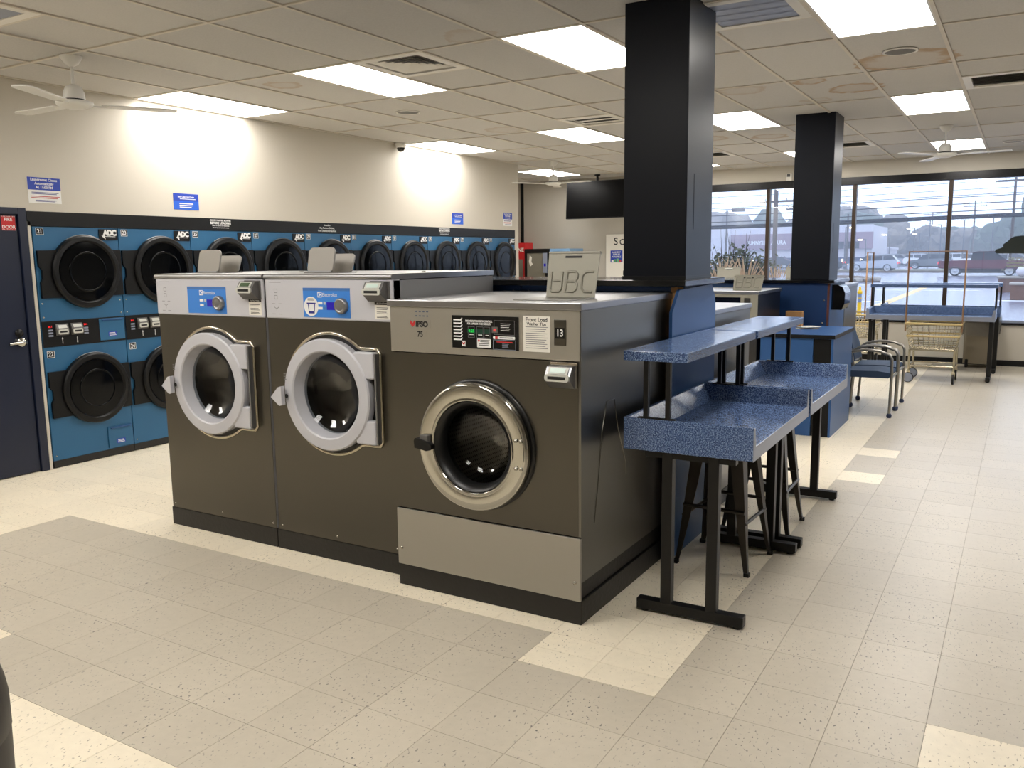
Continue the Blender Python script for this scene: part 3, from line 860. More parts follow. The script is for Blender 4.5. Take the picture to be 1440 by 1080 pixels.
def washer_tall(lab, xl, w, yf, sticker, lcd):
    """tall front loader, x from 0 to w, front at y=0"""
    t = thing('front_load_washer', lab, 'washer', (xl, yf, 0), 0, 'stainless front load washers')
    dpt = .95; cx, cz = w/2+.01, .95
    MB().box(-.014, w-.002, .002, dpt, 0, .115).build('base', 'black_base', t, bevel=.004)
    cab = MB()
    cab.box(0, .004, .004, dpt, .118, 1.565).box(w-.004, w, .004, dpt, .118, 1.565).box(0, w, dpt-.004, dpt, .118, 1.565).box(.004, w-.004, .004, dpt-.004, .118, .122)
    cab.build('cabinet', 'side_grey', t)
    fp = MB().plate_hole(.002, w-.002, .118, 1.352, cx, cz, .285, 0, .01).build('front_panel', 'steel_front', t)
    k = MB()
    for x in (.03, w/2, w-.03): k.lathe([(.006, 0), (.005, -.003), (0, -.004)], (x, 0, .145), 'y', 8)
    stuff(k.build('screws', 'chrome', fp))
    # pressed rim with the hinge lobe on the right
    def rout(a):
        c, q = math.cos(a), math.sin(a)
        r = .338
        if c > 0:
            k = min(.352/c, .262/abs(q) if abs(q) > 1e-6 else 9)
            r = max(r, min(k, .425))
        return r
    MB().star_ring(lambda a: .285, lambda a: rout(a)-.014, -.003, 0, (cx, cz), 96).build('door_recess', 'seal', t)
    rim = MB()
    n = 96
    pts = [(cx+(rout(i*2*PI/n)-.006)*math.cos(i*2*PI/n), -.004, cz+(rout(i*2*PI/n)-.006)*math.sin(i*2*PI/n)) for i in range(n)]
    rim.tube(pts, .011, 8, 0, True)
    rim.build('door_rim', 'steel_rim', t)
    d = MB().lathe([(.302, -.002), (.306, -.050), (.298, -.058), (.242, -.060), (.234, -.054), (.220, .012), (.218, .03)], (cx, 0, cz), 'y', 64, hard=True).build('door', 'door_white', t)
    MB().lathe([(.224, .008), (.19, .05), (.12, .085), (0, .095)], (cx, 0, cz), 'y', 40).build('door_glass', 'drum_glass', d)
    for z0, z1 in ((.105, .245), (-.245, -.115)):
        hb = MB().box(cx+.2, cx+.335, -.050, -.004, cz+z0, cz+z1).build('hinge', 'door_white', d, bevel=.008)
    MB().box(cx+.335, cx+.346, -.045, -.006, cz-.24, cz+.24).build('hinge_pin', 'steel_grey', d, bevel=.003)
    MB().prism([(cx-.372, cz-.03), (cx-.315, cz+.028), (cx-.292, cz+.035), (cx-.288, cz-.07), (cx-.31, cz-.075)], 'y', -.095, -.068).build('door_handle', 'door_white', d, bevel=.008)
    MB().lathe([(.012, 0), (.012, -.002)], (cx-.275, -.069, cz-.02), 'y', 10, cap1=True).build('handle_pivot', 'black_matte', d)
    lines('ink_grey', d, cx-.29, cx-.27, [cz+.07, cz+.085, cz+.10], -.0695, .006)
    MB().lathe([(.285, .0), (.262, .05), (.25, .07), (.25, .11)], (cx, 0, cz), 'y', 40).build('door_seal', 'seal', t)
    MB().lathe([(.262, .105), (.30, .12), (.30, .55), (.0, .56)], (0, 0, 0), 'y', 48).build('drum', 'drum_fine', t, (cx, 0, cz))
    # control fascia
    fa = MB().box(.0, w, -.008, .06, 1.353, 1.570).build('control_fascia', 'panel_white', t, bevel=.006)
    pb = MB().box(.29, .625, -.0095, -.008, 1.366, 1.524).build('display_panel', 'panel_blue', fa)
    MB().box(.29, .625, -.0100, -.0095, 1.508, 1.524).build('panel_stripe', 'panel_blue_dark', pb)
    # emblem: white square with a cut-in curl
    k = MB()
    ex, ez = .412, 1.488
    k.box(ex-.015, ex+.015, -.0102, -.0096, ez-.015, ez+.015)
    em = k.build('emblem', 'white', pb)
    k = MB().prism([(ex-.011, ez+.011), (ex-.001, ez+.002), (ex-.001, ez-.002), (ex-.011, ez-.011)], 'y', -.0106, -.0102)
    k.prism([(ex+.011, ez+.011), (ex-.002, ez+.010), (ex+.004, ez+.004), (ex+.011, ez+.003)], 'y', -.0106, -.0102)
    k.prism([(ex+.011, ez-.011), (ex+.011, ez-.003), (ex+.004, ez-.004), (ex-.002, ez-.010)], 'y', -.0106, -.0102)
    k.build('emblem_cut', 'panel_blue', em)
    text('Electrolux', .026, 'white', pb, (.430, -.0104, 1.487), FRONT)
    MB().box(.46, .535, -.0105, -.0096, 1.407, 1.449).build('screen', 'screen_blue', pb)
    for z in (1.443, 1.415):
        MB().box(.398, .430, -.011, -.0096, z-.007, z+.007).build('button', 'white', pb, bevel=.002)
        MB().box(.438, .452, -.0105, -.0096, z-.008, z+.008).build('button_icon', 'panel_white' if z > 1.43 else 'panel_blue_dark', pb)
    kn = MB().lathe([(.042, 0), (.042, -.018), (.036, -.026), (.03, -.026), (.028, -.022), (.02, -.024), (0, -.025)], (.570, -.0095, 1.430), 'y', 28).build('knob', 'steel_grey', pb)
    if sticker:
        st = MB().lathe([(.052, -.0005), (.052, -.0015)], (.348, -.0095, 1.424), 'y', 32, cap1=True).build('round_sticker', 'white', pb)
        k = MB().prism([(.318, 1.437), (.318, 1.444), (.382, 1.444), (.382, 1.437)], 'y', -.0122, -.0118)
        k.prism([(.325, 1.437), (.331, 1.437), (.334, 1.398), (.368, 1.398), (.372, 1.437), (.378, 1.437), (.372, 1.386), (.332, 1.386)], 'y', -.0122, -.0118)
        k.build('tub_symbol', 'ink_blue', st)
        lines('ink_grey', st, .325, .37, [1.456, 1.463], -.0122, .004)
    # printed diagram on the left
    k = MB()
    for x0, x1, z0, z1 in ((.035, .125, 1.55, 1.552), (.07, .095, 1.513, 1.516), (.07, .095, 1.493, 1.496), (.07, .073, 1.493, 1.516), (.092, .095, 1.493, 1.516), (.07, .095, 1.478, 1.481), (.07, .095, 1.458, 1.461), (.07, .073, 1.458, 1.481), (.092, .095, 1.458, 1.481), (.05, .075, 1.432, 1.435), (.1, .125, 1.432, 1.435), (.05, .075, 1.375, 1.378), (.1, .125, 1.375, 1.378), (.083, .086, 1.39, 1.405)):
        k.add([(x0, -.0084, z0), (x1, -.0084, z0), (x1, -.0084, z1), (x0, -.0084, z1)], [(0, 1, 2, 3)])
    k.add([(.086, -.0084, 1.404), (.105, -.0084, 1.415), (.103, -.0084, 1.418), (.084, -.0084, 1.407)], [(0, 1, 2, 3)])
    k.add([(.083, -.0084, 1.404), (.064, -.0084, 1.415), (.066, -.0084, 1.418), (.085, -.0084, 1.407)], [(0, 1, 2, 3)])
    stuff(k.build('diagram', 'ink_grey', fa))
    rp = MB().box(w-.145, w-.015, -.012, -.0075, 1.455, 1.562).build('reader_plate', 'reader_grey', fa, bevel=.002)
    o = reader(fa, w-.09, 1.512, lcd, 1.0); o.location.y = -.009
    il = MB().box(w-.118, w-.018, -.0095, -.008, 1.366, 1.455).build('instruction_label', 'paper', fa)
    MB().box(w-.118, w-.018, -.0100, -.0095, 1.440, 1.455).build('label_heading', 'ink', il)
    text('INSTRUCTIONS', .010, 'white', il, (w-.068, -.0103, 1.4475), FRONT, 'CENTER')
    lines('ink', il, w-.105, w-.03, [1.424, 1.416, 1.402, 1.394, 1.380, 1.374], -.0099, .003)
    # top with rounded nose
    prof = [(-.012, 1.570), (-.018, 1.578), (-.016, 1.590), (-.006, 1.5965), (.03, 1.598), (dpt+.004, 1.598), (dpt+.004, 1.570)]
    top = MB().prism(prof, 'x', -.002, w+.002).build('top_cover', 'steel_top', t, bevel=.003)
    for x in (.12, w-.12):
        MB().cyl((x, .42, 1.598), (x, .42, 1.604), .012, 10).build('top_bolt', 'chrome', top)
    # two open dispenser lids
    def lid(x0, x1, y, zh, lean):
        p = rrect(x0, x1, 0, zh, .028)
        p = [q for q in p]
        l = MB().prism(p, 'y', -.006, .006).build('soap_lid', 'lid_steel', t, (0, y, 1.599), (R(-lean), 0, 0), bevel=.003)
        MB().box(x0+.01, x1-.01, -.012, .012, -.002, .01).build('lid_hinge', 'steel_grey', l)
        return l
    o1 = lid(.09, .285, .24, .145, 12)
    o2 = lid(.10, .285, .62, .135, 22) if False else None
    l2 = MB().prism(rrect(.0, .19, 0, .115, .022), 'y', -.005, .005).build('soap_lid', 'lid_steel', t, (.125, .34, 1.599), (R(-24), 0, R(8)), bevel=.003)
    MB().box(.08, .34, .22, .38, 1.598, 1.6015).build('dispenser_frame', 'steel_side', t)
    return t
washer_tall('tall stainless washer with white door ring nearest the dryers', -4.597, .93, 3.409, False, 'lcd')
washer_tall('tall stainless washer with white door ring and round tub sticker, middle of three', -3.650, .908, 3.409, True, 'lcd_bright')

# ---- the wide washer
def abc_marks(parent, w, y, z0, s=1., m='lid_beige'):
    """raised A B C strokes, upside down as the lid stands open"""
    k = MB()
    r = .0065*s
    def st(*p): k.tube([(a*s, y, z0+c*s) for a, c in p], r, 6)
    def A(o): st((o, .1), (o, .012), (o+.012, 0), (o+.048, 0), (o+.06, .012), (o+.06, .1)); st((o+.012, .055), (o+.06, .055))
    def B(o): st((o+.005, .1), (o, 0), (o+.045, 0), (o+.06, .014), (o+.06, .04), (o+.048, .052), (o+.06, .066), (o+.06, .088), (o+.048, .1), (o+.005, .1)); st((o+.008, .052), (o+.048, .052))
    def C_(o): st((o+.06, .1), (o+.02, .1), (o, .08), (o, .018), (o+.016, 0), (o+.058, 0))
    A(-.112); B(-.03); C_(.055)
    return k.build('raised_letters', m, parent)
def lid_abc(t, x, y, z, wd, hgt, lean, name='soap_lid', marks=True, rz=0, m='lid_beige', s=1.):
    l = MB().prism([(-wd/2+.008, 0), (wd/2-.008, 0), (wd/2, hgt), (-wd/2, hgt)], 'y', -.004, .004).build(name, m, t, (x, y, z), (R(-lean), 0, rz), bevel=.003)
    MB().box(-wd/2, wd/2, -.008, .018, hgt-.006, hgt+.004).build('lid_lip', m, l)
    MB().box(-.045*s, .045*s, -.0055, -.0035, hgt-.028*s, hgt-.018*s).build('grip_slot', 'black_matte', l)
    if marks: abc_marks(l, wd, -.004, .028*s, s, m)
    return l
t = thing('front_load_washer', 'wide stainless washer numbered 13 with round chrome door, nearest the folding tables', 'washer', (-2.692, 3.317, 0), 0, 'stainless front load washers')
w_, dp = 1.054, 1.10
MB().box(.004, w_+.001, .001, dp, 0, .113).box(.02, w_-.012, .03, dp, .113, .20).build('base', 'black_base', t, bevel=.003)
cab = MB().box(.002, .006, .004, dp, .2, 1.44).box(w_-.006, w_-.002, .012, dp, .2, 1.44).box(.002, w_-.002, dp-.004, dp, .2, 1.44).box(w_-.012, w_, .0, .012, .42, 1.44).build('cabinet', 'steel_side', t)
cx, cz = .506, .790
MB().plate_hole(.002, w_-.014, .418, 1.214, cx, cz, .275, .002, .012).build('front_panel', 'steel_front', t)
lp = MB().box(.004, w_-.002, -.004, .012, .113, .412).build('lower_panel', 'steel_panel', t, bevel=.003)
k = MB()
for x in (.03, w_-.03): k.lathe([(.009, 0), (.008, -.004), (0, -.005)], (x, -.004, .2), 'y', 8)
stuff(k.build('screws', 'chrome', lp))
fa = MB().box(.002, w_-.004, -.004, .03, 1.219, 1.440).build('control_fascia', 'steel_panel', t, bevel=.002)
MB().box(-.012, w_+.006, -.012, dp+.01, 1.4405, 1.474).build('top_cover', 'steel_top', t, bevel=.004)
# side pressings
sd = MB()
def pt(y, z): return (w_-.001, y, z)
sd.tube([pt(.22, .86), pt(.18, .62), pt(.14, .45)], .003, 6).tube([pt(.40, .86), pt(.50, .66), pt(.505, .60)], .003, 6).tube([pt(.22, .86), pt(.27, 1.0), pt(.36, 1.0), pt(.40, .86)], .003, 6)
sd.build('side_pressing', 'steel_side', t)
# door
MB().lathe([(.318, .001), (.318, -.006), (.30, -.008), (.27, .0), (.255, .05), (.25, .12)], (cx, 0, cz), 'y', 56).build('door_seal', 'seal', t)
d = MB().lathe([(.306, -.012), (.311, -.03), (.308, -.045), (.300, -.054), (.286, -.057), (.24, -.050), (.232, -.049), (.228, -.053), (.222, -.05), (.217, -.03)], (cx-.006, 0, cz-.004), 'y', 64).build('door', 'chrome', t)
MB().lathe([(.218, -.045), (.20, -.035), (.190, .0), (.187, .02)], (cx-.006, 0, cz-.004), 'y', 48).build('glass_gasket', 'seal', d)
MB().lathe([(.192, .0), (.188, .07), (.16, .11), (.09, .135), (0, .14)], (cx-.006, 0, cz-.004), 'y', 40).build('door_glass', 'drum_glass_clear', d)
hl = MB().prism([(cx-.318, cz+.005), (cx-.31, cz+.02), (cx-.24, cz+.005), (cx-.215, cz-.012), (cx-.216, cz-.032), (cx-.245, cz-.04), (cx-.315, cz-.03)], 'y', -.085, -.052).build('door_handle', 'black_paint', d, bevel=.006)
MB().box(cx-.29, cx-.24, -.075, -.05, cz+.0, cz+.035).build('latch_block', 'reader_grey', d, bevel=.004)
for z in (cz+.055, cz-.075):
    for x in (cx+.245, cx+.272): MB().lathe([(.009, -.056), (.008, -.064), (.004, -.067), (0, -.067)], (x, 0, z), 'y', 10).build('rivet', 'chrome', d)
MB().lathe([(.25, .115), (.33, .13), (.33, .80), (.0, .82)], (0, 0, 0), 'y', 56).build('drum', 'drum_coarse', t, (cx, 0, cz))
k = MB()
for a in (20, 140, 260):
    c, q = math.cos(R(a)), math.sin(R(a))
    k.tube([(.32*c, .15, .32*q), (.30*c, .2, .30*q), (.30*c, .75, .30*q)], .03, 6)
k.build('drum_lifter', 'drum_coarse', t, (cx, 0, cz))
# fascia print and fittings
k = MB()
for i in range(4):
    for j in range(2):
        k.box(.158+i*.022, .166+i*.022, -.0048, -.004, 1.416-j*.021, 1.421-j*.021)
        k.add([(.166+i*.022, -.0046, 1.414-j*.021), (.172+i*.022, -.0046, 1.4185-j*.021), (.166+i*.022, -.0046, 1.423-j*.021)], [(0, 1, 2)])
stuff(k.build('care_symbols', [mat('ink_slate', (84, 98, 128), .5)], fa))
lg = MB().box(.125, .25, -.005, -.004, 1.340, 1.378).build('logo_plate', 'steel_panel', fa)
k = MB().prism([(.128, 1.376), (.137, 1.368), (.142, 1.362), (.147, 1.368), (.156, 1.376), (.157, 1.360), (.150, 1.350), (.142, 1.343), (.134, 1.350), (.127, 1.360)], 'y', -.0058, -.005)
k.build('fox_mark', 'ink_red', lg)
text('IPSO', .037, 'ink', lg, (.160, -.006, 1.357), FRONT, bold=.0022, sx=.98)
pl = MB().box(.148, .222, -.0046, -.004, 1.290, 1.328).build('capacity_plate', 'steel_panel', fa)
text('75', .038, 'ink', pl, (.185, -.005, 1.308), FRONT, 'CENTER', bold=.0012, sx=.9)
cp = MB().box(.376, .742, -.007, -.004, 1.252, 1.406).build('control_panel', 'black_gloss', fa)
y = -.0074
for i in range(7):
    z = 1.388-i*.0155
    MB().prism([(.386, z), (.425, z), (.434, z+.008), (.437, z+.005), (.430, z-.006), (.386, z-.006)], 'y', y-.0006, y).build('program_tab', 'white', cp)
text('IPSO MICROPROCESSOR CONTROL', .0125, 'white', cp, (.528, y, 1.381), FRONT, 'CENTER', bold=.0004, sx=.74)
text('FOR SUPERIOR WASH RESULTS', .0125, 'white', cp, (.528, y, 1.369), FRONT, 'CENTER', bold=.0004, sx=.74)
def frm(x0, x1, z0, z1, m='ink_grey', h=.0012):
    k = MB()
    for a, c, e, g in ((x0, x1, z0, z0+h), (x0, x1, z1-h, z1), (x0, x0+h, z0, z1), (x1-h, x1, z0, z1)):
        k.add([(a, y, e), (c, y, e), (c, y, g), (a, y, g)], [(0, 1, 2, 3)])
    return k.build('printed_frame', m, cp)
for x0, x1, s_ in ((.468, .504, '9.25'), (.516, .552, None), (.557, .590, None)):
    frm(x0, x1, 1.304, 1.356)
    dd = MB().box(x0+.002 if s_ is None else x0-.004, x1-.002 if s_ is None else x1+.006, y-.0008, y, 1.325, 1.345).build('display', 'led_green_dim', cp)
    if s_: text(s_, .019, 'led_green', dd, ((x0+x1)/2+.002, y-.0012, 1.335), FRONT, 'CENTER', bold=.0006)
    lines('white', cp, x0+.008, x1-.006, [1.316], y-.0002, .003)
frm(.612, .722, 1.322, 1.388)
lines('white', cp, .648, .70, [1.372, 1.364, 1.356, 1.349, 1.341], y-.0002, .0022)
MB().box(.60, .632, y-.0008, y, 1.330, 1.358).build('small_display', 'reader_grey', cp)
text('02', .014, 'led_red', cp, (.616, y-.0012, 1.342), FRONT, 'CENTER')
st = MB().prism(rrect(.606, .724, 1.302, 1.315, .004), 'y', y-.0008, y).build('white_strip', 'white', cp)
MB().prism(rrect(.618, .632, 1.302, 1.315, .002), 'y', y-.0014, y-.0008).build('red_mark', 'ink_red', st)
lines('ink', st, .642, .712, [1.307], y-.0012, .004)
frm(.606, .728, 1.253, 1.299, 'edge_grey', .0022)
lines('ink_red', cp, .625, .71, [1.287], y-.0002, .004)
lines('edge_grey', cp, .655, .69, [1.279, 1.274, 1.269, 1.264], y-.0002, .002)
wl = MB().prism(rrect(.518, .594, 1.259, 1.300, .004), 'y', y-.0008, y).build('white_label', 'white', cp)
MB().lathe([(.0055, 0), (.0055, -.0005)], (.528, y-.0008, 1.291), 'y', 14, cap1=True).build('red_dot', 'ink_red', wl)
lines('ink', wl, .536, .588, [1.292, 1.285], y-.0012, .003)
lines('ink', wl, .528, .585, [1.276, 1.269], y-.0012, .003)
fx = MB().box(.432, .452, y-.0008, y, 1.262, 1.287).build('fox_label', 'white', cp)
MB().prism([(.434, 1.284), (.440, 1.277), (.442, 1.274), (.444, 1.277), (.450, 1.284), (.450, 1.274), (.442, 1.268), (.434, 1.274)], 'y', y-.0014, y-.0008).build('fox_mark', 'ink_red', fx)
np_ = MB().box(.766, .903, -.0052, -.004, 1.252, 1.412).build('tips_notice', 'paper', fa)
text('Front Load', .025, 'ink_red' if False else 'ink', np_, (.8345, -.0056, 1.396), FRONT, 'CENTER', bold=.0007)
text('Washer Tips', .019, 'ink', np_, (.8345, -.0056, 1.377), FRONT, 'CENTER', bold=.0004)
lines('ink_grey', np_, .778, .893, [1.362-i*.0095 for i in range(11)], -.0055, .003)
nb = MB().box(.924, .984, -.007, -.004, 1.285, 1.400).build('number_holder', 'steel_front', fa, bevel=.002)
MB().box(.930, .977, -.0082, -.007, 1.316, 1.364).build('number_field', 'black_paint', nb)
text('13', .044, 'white', nb, (.9535, -.0086, 1.340), FRONT, 'CENTER', bold=.001, sx=.85)
rp = MB().box(.905, 1.032, -.002, .004, 1.098, 1.2).build('reader_plate', 'steel_panel', t, bevel=.002)
MB().box(.905, 1.04, -.012, .004, 1.2, 1.212).build('reader_shelf', 'steel_rim', t, bevel=.002)
o = reader(t, .965, 1.152, 'lcd_bright', 1.0, 1); o.location.y = -.002
lid_abc(t, .795, .405, 1.475, .275, .225, 14, rz=R(2))
MB().box(.64, .93, .12, .40, 1.474, 1.478).build('dispenser_rim', 'steel_side', t, bevel=.001)

# ---- smaller washers on the far sides of the islands
def washer_small(lab, xl, yf, w, dpt, ht, face, num=None, lid=True, lidx=None):
    """face=-1 front looks toward the viewer, +1 away"""
    t = thing('front_load_washer', lab, 'washer', (xl, yf, 0), 0, 'stainless front load washers')
    MB().box(0, w, .002, dpt, 0, .10).build('base', 'black_base', t)
    MB().box(.002, w-.002, .012, dpt-.012, .10, ht-.032).build('cabinet', 'steel_side' if face > 0 else 'column_navy', t, bevel=.004)
    MB().box(-.008, w+.008, -.004, dpt+.004, ht-.032, ht).build('top_cover', 'steel_top', t, bevel=.004)
    yy = -.001 if face < 0 else dpt+.001
    a, c = sorted((yy, yy-face*.014))
    fp = MB().box(.004, w-.004, a, c, .30, ht-.26).build('front_panel', 'steel_front', t)
    fa = MB().box(.004, w-.004, a, c, ht-.25, ht-.034).build('control_fascia', 'lid_beige', t)
    MB().box(.004, w-.004, a, c, .10, .29).build('lower_panel', 'steel_panel', t)
    s = face
    d = MB().lathe([(.23, 0), (.24, s*.03), (.22, s*.05), (.17, s*.04), (.165, s*.02)], (w/2, yy, .68), 'y', 36).build('door', 'chrome', t)
    MB().lathe([(.168, s*.025), (.1, s*.03), (0, s*.03)], (w/2, yy, .68), 'y', 28).build('door_glass', 'dryer_glass', d)
    e, g = sorted((yy, yy+s*.003))
    MB().box(.12, w-.165, e, g, ht-.20, ht-.058).build('control_panel', 'black_gloss', fa)
    if num:
        nb = MB().box(w-.13, w-.07, yy-.004, yy, ht-.19, ht-.064).build('number_holder', 'steel_front', fa)
        MB().box(w-.125, w-.075, yy-.0055, yy-.004, ht-.16, ht-.105).build('number_field', 'black_paint', nb)
        text(num, .046, 'white', nb, (w-.1, yy-.006, ht-.132), FRONT, 'CENTER', bold=.0012)
    if lid:
        if face < 0: lid_abc(t, w-.155, .17, ht, .285, .155, 26, s=1.05)
        else:
            l = lid_abc(t, lidx or w*.5, dpt-.25, ht, .295, .185, 12, marks=False)
            MB().box(-.05, .05, -.012, -.004, .165, .178).build('lid_pull', 'reader_face', l)
    return t
washer_small('stainless washer side just behind the near island end panel', -2.36, 5.21, .70, .875, 1.33, 1, lid=False)
washer_small('beige fronted washer with open lid and dark side on the far island', -2.82, 8.0, .705, .86, 1.33, -1, '11')
washer_small('far island washer facing the windows with open beige lid, left of two', -3.50, 9.92, .70, .80, 1.33, 1)
washer_small('far island washer facing the windows with open beige lid beside the far column', -2.52, 9.92, .845, .80, 1.33, 1, lidx=.21)

# ================================================================== ISLANDS AND COLUMNS
t = thing('washer_island', 'blue panelled island partition with black cap behind the three near washers', 'partition', (-1.56, 4.46, 0))
MB().box(-3.05, -.085, 0, .56, 0, 1.507).box(-.085, -.044, .07, .56, 0, 1.5).build('core', 'laminate_blue', t, bevel=.002)
for a, c in ((-3.05, -2.05), (-2.045, -1.04), (-1.035, -.072)):
    pn = MB().box(a, c, -.014, 0, 0, 1.505).build('front_panel', 'laminate_blue', t, bevel=.002)
    k = MB()
    for x in (a+.05, c-.05):
        for z in (1.47, 1.22): k.lathe([(.008, -.014), (.006, -.019), (0, -.02)], (x, 0, z), 'y', 8)
    stuff(k.build('screws', 'steel_grey', pn))
MB().box(-.085, -.045, -.03, .06, 0, 1.50).build('end_stud', 'wood_raw', t)
ep = [(-.16, 0), (-.16, 1.372), (-.055, 1.489), (.50, 1.500), (.56, 1.43), (.575, 1.38), (.575, 0)]
MB().prism(ep, 'x', -.043, -.026).build('end_panel', 'laminate_light', t, bevel=.002)
MB().box(-3.06, .02, -.10, .60, 1.508, 1.541).build('cap', 'black_gloss', t, bevel=.004)
c1 = struct(MB().box(-2.027, -1.646, 4.663, 5.113, 1.541, ZC+.03).build('column_1', 'column_navy', bevel=.004))
MB().box(-1.646, -1.6445, 4.78, 4.985, 1.82, 2.13).build('access_panel', 'column_navy', c1, bevel=.0006)
MB().box(-2.03, -1.642, 4.655, 5.117, 1.541, 1.556).build('column_trim', 'black_paint', c1)

t = thing('washer_island', 'blue partition with black cap under the far navy column', 'partition', (-1.68, 9.06, 0))
MB().box(-2.4, -.02, 0, .84, 0, 1.372).build('core', 'laminate_blue', t, bevel=.002)
MB().box(-.02, 0, -.002, .012, 0, 1.37).build('edge_strip', 'wood_dark', t)
MB().box(-.02, .004, .012, .83, 0, 1.37).build('end_panel', 'laminate_light', t, bevel=.002)
k = MB()
for x, z in ((-.05, 1.2), (-.06, .97)): k.lathe([(.009, 0), (.006, -.004), (0, -.005)], (x, 0, z), 'y', 8)
stuff(k.build('screws', 'chrome', t))
MB().box(-2.42, .05, -.05, .85, 1.373, 1.405).build('cap', 'black_gloss', t, bevel=.004)
c2 = struct(MB().box(-2.11, -1.72, 9.22, 9.667, 1.405, ZC+.03).build('column_2', 'column_navy', bevel=.004))
MB().box(-1.72, -1.7185, 9.34, 9.55, 1.68, 1.98).build('access_panel', 'column_navy', c2, bevel=.0006)

t = thing('towel_dispenser', 'black paper towel dispenser on the end of the far island', 'dispenser', (-1.676, 9.16, 1.10))
MB().prism([(0, 0), (.10, 0), (.125, .06), (.13, .17), (.10, .235), (.05, .255), (0, .255)], 'y', .0, .32).build('housing', 'black_gloss', t, bevel=.012)
MB().box(.02, .10, .03, .29, -.002, .008).build('outlet', 'steel_grey', t)

# ---- low counter on the far island
t = thing('counter', 'low blue counter with black panel at the end of the far island', 'counter', (-2.09, 8.03, 0))
MB().box(0, .65, .025, .98, 0, .905).build('carcass', 'laminate_blue', t)
for a, c in ((0.0, .235), (.239, .478)): MB().box(a, c, .0, .025, 0, .905).build('front_panel', 'laminate_light', t, bevel=.002)
MB().box(.482, .635, .012, .025, 0, .905).build('black_panel', 'black_paint', t)
MB().box(.635, .655, .0, .98, 0, .905).build('end_panel', 'laminate_light', t, bevel=.002)
tp = MB().box(-.005, .668, -.018, .985, .905, .945).build('counter_top', 'laminate_light', t, bevel=.002)
MB().box(-.006, .669, -.0195, -.018, .906, .940).build('top_edge', 'black_paint', tp)
MB().box(.668, .6695, -.018, .985, .906, .940).build('side_edge', 'black_paint', tp)
# things lying on the counter
t = thing('magazine_pile', 'small fanned pile of leaflets on the low blue counter', 'magazines', (-1.80, 8.62, .945), R(25))
for i in range(4): MB().box(-.09, .09, -.065, .065, i*.006, i*.006+.005).build('leaflet', ['paper', 'can_beige', 'edge_grey', 'paper'][i], t, (.008*i, -.006*i, 0), (0, 0, R(9*i)))
t = thing('wooden_tray', 'small pale wooden tray standing behind the low counter edge', 'tray', (-1.98, 8.90, .945))
MB().box(-.08, .08, -.04, .04, 0, .012).box(-.08, .08, .03, .04, .012, .15).box(-.08, .08, -.04, -.03, .012, .15).build('box_shell', 'wood_raw', t, bevel=.002)
MB().box(-.08, -.07, -.03, .03, .012, .15).box(.07, .08, -.03, .03, .012, .15).build('box_ends', 'wood_raw', t, bevel=.002)

# ================================================================== FOLDING TABLES
def folding_table(lab, loc, rz, L):
    t = thing('folding_table', lab, 'table', loc, rz, 'blue speckled folding tables')
    zb, zs, zl = .785, .845, .935
    tp = MB().box(-.60, -.002, 0.0, L, zb, zs).build('table_top', 'speckle_blue', t, bevel=.003)
    for y0, y1, yi in ((0, .018, .045), (L, L-.018, L-.045)):
        poly = [(y0, zb+.002), (y0, zl), (y1, zl), (yi, zs), (yi, zb+.002)]
        MB().prism(poly, 'x', -.60, -.002).build('end_lip', 'speckle_blue', t, (0, -.001 if y0 == 0 else .001, 0), bevel=.002)
    MB().prism([(-.602, zb+.002), (-.602, zl), (-.585, zl), (-.53, zs), (-.53, zb+.002)], 'y', .005, L-.005).build('back_lip', 'speckle_blue', t, bevel=.002)
    MB().prism([(.0, zb), (.0, zl-.003), (.022, zl-.003), (.042, zs), (L-.042, zs), (L-.022, zl-.003), (L, zl-.003), (L, zb)], 'x', -.002, .001).build('edge_band', 'edge_grey', t)
    for y in (.04, L-.04):
        MB().box(-.535, -.028, y-.026, y+.026, .012, .062).build('foot_bar', 'table_leg', t, bevel=.003)
        for x in (-.50, -.06): MB().cyl((x, y, 0), (x, y, .014), .018, 10).build('glide', 'rubber', t)
        for x in (-.393, -.178): MB().box(x-.025, x+.025, y-.025, y+.025, .06, zb).build('leg', 'table_leg', t, bevel=.003)
        MB().box(-.50, -.08, y-.02, y+.02, zb-.03, zb).build('top_bracket', 'table_leg', t)
    for y in (.012, L-.012):
        pp = MB().box(-.535, -.355, y-.010, y+.010, zl, zl+.006).build('post_plate', 'table_leg', t)
        for x in (-.495, -.39): MB().box(x-.011, x+.011, y-.011, y+.011, zl+.004, 1.20).build('shelf_post', 'table_leg', t)
    sh = MB().box(-.603, -.30, -.004, L+.004, 1.20, 1.245).build('upper_shelf', 'speckle_blue', t, bevel=.004)
    return t
folding_table('blue speckled folding table with upper shelf, nearest, beside the wide washer', (-.952, 3.60, 0), R(1.0), 1.19)
folding_table('blue speckled folding table with upper shelf, second in line past the nearest one', (-.966, 4.818, 0), R(.5), 1.19)
folding_table('long blue speckled folding table near the windows behind the laundry cart', (-1.805, 12.35, 0), R(-90), 1.525)
folding_table('blue speckled folding table standing against the window, backed to the other one', (-.245, 13.88, 0), R(90), 1.505)

